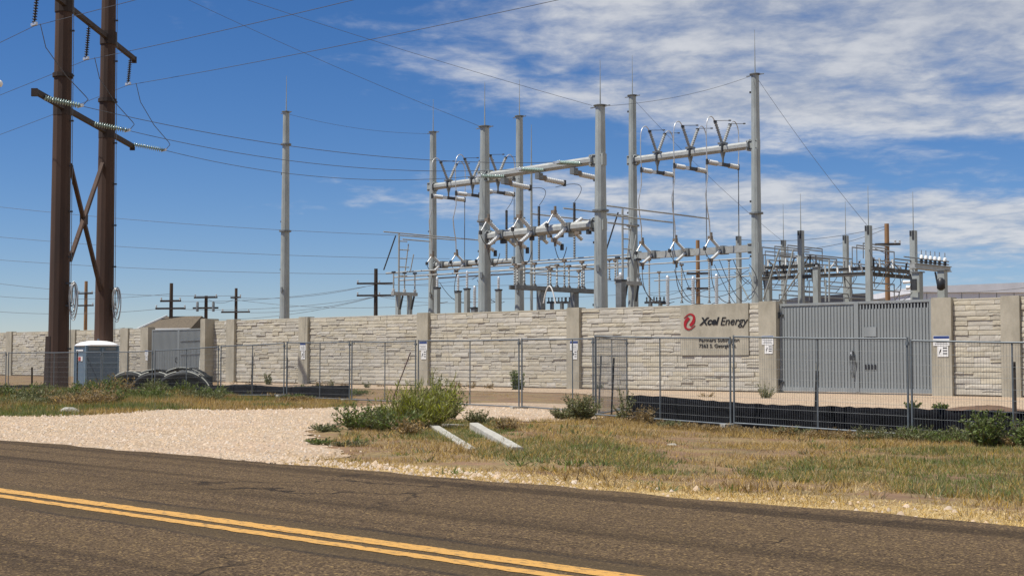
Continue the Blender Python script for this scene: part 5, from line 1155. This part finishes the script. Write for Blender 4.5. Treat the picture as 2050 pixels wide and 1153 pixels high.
plant('bush', at(1828, 823, 30), .28, .25, 18, 20, .08, 'leaf_green', 'small green weed peeking over the silt fence by the double gate', 21)
plant('bush', at(1885, 825, 30), .26, .25, 18, 20, .08, 'leaf_green', 'small green weed peeking over the silt fence below the danger sign', 22)
plant('bush', gf(1968, 23.3), .75, .45, 60, 30, .10, 'leaf_green', 'dark leafy weed climbing in front of the silt fence', 23, up=.7, wid=.22)
plant('bush', gf(2052, 23.3), .6, .45, 50, 24, .10, 'leaf_green', 'dark weed beside the last dark stake', 24, up=.7, wid=.2)
rw = random.Random(21)
for i in range(24):
    px = 1300 + i * 33 + rw.uniform(-14, 14); lo_ = px < 1720
    plant('bush', gf(px, 23.75 + rw.uniform(-.25, .2)), rw.uniform(.09, .2) if lo_ else rw.uniform(.18, .36), rw.uniform(.35, .6), 42, 18, .10, rw.choice(('leaf_dry', 'leaf_dry', 'leaf_grey')) if lo_ else rw.choice(('leaf_grey', 'leaf_green', 'leaf_grey', 'leaf_dry')), 'low scrubby weed at the foot of the long silt fence', 40 + i, 'scrub along the long silt fence', up=1.0, wid=.11)
r2 = random.Random(5)
for i in range(52):
    px = r2.uniform(-60, 705); u_ = r2.random(); py = 790 + u_ * (24 if px < 300 else 14)
    plant('bush', gnd(px, py, GZ), r2.uniform(.6, 1.15) * (1.0 - .6 * u_) * (.42 if px > 420 else 1), r2.uniform(.5, .9), 44, 20, .15, r2.choice(('leaf_green', 'leaf_grey', 'leaf_dry', 'leaf_grey', 'leaf_green')), 'scrubby weed in the strip between mesh fence and gravel drive', 80 + i, 'weeds along the drive fence', up=1.0, wid=.13)
for i, px in enumerate((470, 500, 640, 665, 690, 915, 945, 980, 1200, 760, 735)):
    plant('weed', at(px, 778, 43 + r2.uniform(-2, 2)), r2.uniform(.2, .55), .3, 10, 18, .12, r2.choice(('leaf_grey', 'leaf_dry')), 'small weed on the gravel strip along the wall', 130 + i, 'small weeds along the wall', up=.8, wid=.16)

# ------------------------------------------------------------------ grass
def vnoise(x, y, f, seed):
    x, y = x * f, y * f; xi, yi = np.floor(x).astype(int), np.floor(y).astype(int); xf, yf = x - xi, y - yi
    hsh = lambda a, b2: ((np.sin(a * 127.1 + b2 * 311.7 + seed * 74.7) * 43758.5453) % 1.0)
    u, v = xf * xf * (3 - 2 * xf), yf * yf * (3 - 2 * yf)
    return (hsh(xi, yi) * (1 - u) + hsh(xi + 1, yi) * u) * (1 - v) + (hsh(xi, yi + 1) * (1 - u) + hsh(xi + 1, yi + 1) * u) * v
def fbm(x, y, f, seed): return vnoise(x, y, f, seed) * .55 + vnoise(x, y, f * 2.1, seed + 1) * .28 + vnoise(x, y, f * 4.3, seed + 2) * .17
def inside(px, py, poly):
    r_ = np.zeros(len(px), bool); n = len(poly)
    for i in range(n):
        x0, y0 = poly[i]; x1, y1 = poly[(i + 1) % n]
        c_ = ((y0 > py) != (y1 > py)) & (px < (x1 - x0) * (py - y0) / (y1 - y0 + 1e-9) + x0); r_ ^= c_
    return r_
es, en = np.array(ES), np.array(EN)
def scatter(n, s0, s1, d0, d1):
    s_ = nr.uniform(s0, s1, n); d_ = nr.uniform(d0, d1, n); P = s_[:, None] * es + d_[:, None] * en; P[:, 2] = GZ
    ok = P[:, 1] > 4; P, s_, d_ = P[ok], s_[ok], d_[ok]; px, py = pproj(P); ok = (px > -120) & (px < 2650); return P[ok], s_[ok], d_[ok], px[ok], py[ok]
def gz_np(P, d_):
    px = CX + FPX * P[:, 0] / P[:, 1]; sm = lambda x, a, b2: (lambda t_: t_ * t_ * (3 - 2 * t_))(np.clip((x - a) / (b2 - a), 0, 1))
    return GZ - .20 * sm(px, 1150, 1420) * sm(d_, 11.2, 16.5) * (1 - sm(d_, 25.2, 31))
def blades(name, P, h, wdt, lean, m, per, radius):
    n = len(P) * per; B = np.repeat(P, per, 0); H = np.repeat(h, per) * nr.uniform(.5, 1.15, n)
    a = nr.uniform(0, 2 * np.pi, n); rad = radius * np.sqrt(nr.random(n)); B = B + np.stack([np.cos(a) * rad, np.sin(a) * rad, np.full(n, -.01)], 1)
    b2 = a + nr.normal(0, .9, n); ln = np.abs(nr.normal(lean, lean * .5, n)) * H; tip = B + np.stack([np.cos(b2) * ln, np.sin(b2) * ln, H * np.clip(1.05 - .4 * ln / H, .25, 1)], 1)
    c_ = nr.uniform(0, 2 * np.pi, n); sd2 = np.stack([np.cos(c_), np.sin(c_), np.zeros(n)], 1) * (wdt * nr.uniform(.6, 1.2, n))[:, None] * .5
    V = np.stack([B - sd2, B + sd2, tip], 1).reshape(-1, 3); me = bpy.data.meshes.new(name); me.vertices.add(3 * n); me.vertices.foreach_set('co', V.ravel()); me.loops.add(3 * n); me.loops.foreach_set('vertex_index', np.arange(3 * n)); me.polygons.add(n); me.polygons.foreach_set('loop_start', np.arange(0, 3 * n, 3)); me.polygons.foreach_set('loop_total', np.full(n, 3)); me.update(); me.validate()
    return put(name, me, m, None, kind='stuff')
# right-hand verge
P, s_, d_, px, py = scatter(80000, -45, 16, EDGE + .7, 24.9); P[:, 2] = gz_np(P, d_)
keep = ~inside(px, py, [(x + (8 if x > 500 else 0), y) for x, y in DRIVE]) & ((px > 620 + (903 - py) * 2.2) | (py < 842))
keep &= ~((px < 600))
f1 = fbm(s_, d_, .9, 3); f2 = fbm(s_, d_, 1.1, 9)
def blob(cx_, cy_, rx, ry): return np.clip(1.25 - ((px - cx_) / rx) ** 2 - ((py - cy_) / ry) ** 2, 0, 1)
gw = .25 + 1.2 * np.maximum.reduce([blob(1150, 905, 200, 30), blob(1960, 950, 200, 45), blob(1650, 920, 200, 30), blob(1900, 895, 260, 24), blob(1330, 930, 120, 22), blob(900, 860, 120, 30)])
green = keep & (fbm(s_, d_, 1.0, 21) * gw > .365) & (nr.random(len(px)) < .9)
dry = keep & (f1 > .38) & (nr.random(len(px)) < np.clip((f1 - .33) * 4.2, 0, 1))
tall = np.clip((d_ - 20.5) / 3, 0, 1)
blades('dry_grass', P[dry], (.06 + .09 * f2[dry] + .10 * tall[dry] * f2[dry]), .011, .8, 'dry_blade', 8, .10)
blades('green_grass', P[green], (.06 + .10 * f2[green] + .04 * tall[green]), .012, .8, 'green_blade', 8, .10)
thatch = keep & (fbm(s_, d_, 1.3, 61) > .45) & (nr.random(len(px)) < .5)
blades('straw_grass', P[thatch], np.full(thatch.sum(), .05), .010, 2.2, 'straw_blade', 5, .12)
stalk = keep & (nr.random(len(px)) < .008 + .05 * tall)
blades('tall_grass', P[stalk], (.12 + .13 * f2[stalk]), .007, .45, 'straw_blade', 5, .06)
ros = keep & (nr.random(len(px)) < np.where(fbm(s_, d_, .7, 77) > .5, .035, .004))
blades('green_weeds', P[ros], .07 + .10 * f2[ros], .032, .9, 'leaf_green', 16, .12)
ros = keep & (nr.random(len(px)) < np.where(fbm(s_, d_, .8, 87) > .52, .02, .002))
blades('dry_weeds', P[ros], .08 + .14 * f2[ros], .022, .7, 'leaf_dry', 16, .12)
# straw along the road edge
P, s_, d_, px, py = scatter(60000, -45, 16, EDGE - .05, EDGE + 1.5); keep = (px > 560) & (nr.random(len(px)) < np.clip(1.25 - np.abs(d_ - EDGE - .5) * 1.05, .05, 1)) & (fbm(s_, d_, 1.2, 5) > .27); P[:, 2] = -.05
blades('straw_grass', P[keep], np.full(keep.sum(), .045), .010, 1.6, 'straw_blade', 6, .07)
# weedy strip along the drive fence
P, s_, d_, px, py = scatter(60000, -80, -10, 13, 31); lim = np.interp(px, [-120, 0, 150, 250, 330, 480, 700], [838, 834, 833, 827, 820, 821, 815])
keep = (px < 708) & (py < lim + 1) & (py > 786); f1 = fbm(s_, d_, .5, 31); gsel = keep & (f1 > .5); dsel = keep & (f1 <= .56)
edge = np.clip((lim - py) / 22, .25, 1) * np.where(px > 430, .3, 1)
blades('dry_grass', P[dsel], .12 + .34 * edge[dsel] * fbm(s_[dsel], d_[dsel], .9, 2), .016, .5, 'dry_blade', 6, .14)
blades('green_grass', P[gsel], .12 + .36 * edge[gsel] * fbm(s_[gsel], d_[gsel], .9, 2), .017, .5, 'green_blade', 6, .14)
# sparse tufts between fence and wall
P, s_, d_, px, py = scatter(9000, -75, -8, 29, 44); keep = (fbm(s_, d_, .3, 44) > .55) & (nr.random(len(px)) < .5) & ~inside(px, py, WALLSTRIP) & ~inside(px, py, DRIVE)
blades('dry_grass', P[keep], np.full(keep.sum(), .10), .014, .7, 'dry_blade', 6, .12)

# loose stones on the gravel
P, s_, d_, px, py = scatter(60000, -60, -2, EDGE, 27); keep = inside(px, py, [(x, y + (6 if y > 870 else 0)) for x, y in DRIVE]) ; P = P[keep]; P = P + nr.normal(0, .16, P.shape) * np.array([1, 1, 0]); P[:, 2] = -.042
spill = scatter(9000, -30, 14, EDGE + .02, EDGE + 1.2); k2 = (spill[3] > 450) & (nr.random(len(spill[3])) < np.clip(1.2 - (spill[3] - 450) / 700, .06, 1)); Q = spill[0][k2]; Q[:, 2] = -.045; P = np.concatenate([P[:16000], Q[:900]])
n = len(P); base = np.array([(1, 0, -.3), (-.5, .87, -.3), (-.5, -.87, -.3), (.1, .1, .8), (-.55, -.2, .4)]); tri = np.array([(0, 1, 3), (1, 4, 3), (1, 2, 4), (2, 0, 3), (2, 3, 4)])
sz = nr.uniform(.012, .034, n) * np.where(nr.random(n) < .07, 1.9, 1); a = nr.uniform(0, 2 * np.pi, n); cs, sn = np.cos(a), np.sin(a)
V = base[None] * (1 + nr.normal(0, .18, (n, 5, 3))); V = np.stack([V[..., 0] * cs[:, None] - V[..., 1] * sn[:, None], V[..., 0] * sn[:, None] + V[..., 1] * cs[:, None], V[..., 2] * .8], -1) * sz[:, None, None] + P[:, None, :]
Fi = (tri[None] + (np.arange(n) * 5)[:, None, None]).reshape(-1, 3); me = bpy.data.meshes.new('loose_gravel'); nf = len(Fi)
me.vertices.add(5 * n); me.vertices.foreach_set('co', V.ravel()); me.loops.add(3 * nf); me.loops.foreach_set('vertex_index', Fi.ravel()); me.polygons.add(nf); me.polygons.foreach_set('loop_start', np.arange(0, 3 * nf, 3)); me.polygons.foreach_set('loop_total', np.full(nf, 3)); me.update(); me.validate()
put('loose_gravel', me, 'rock', None, kind='stuff')
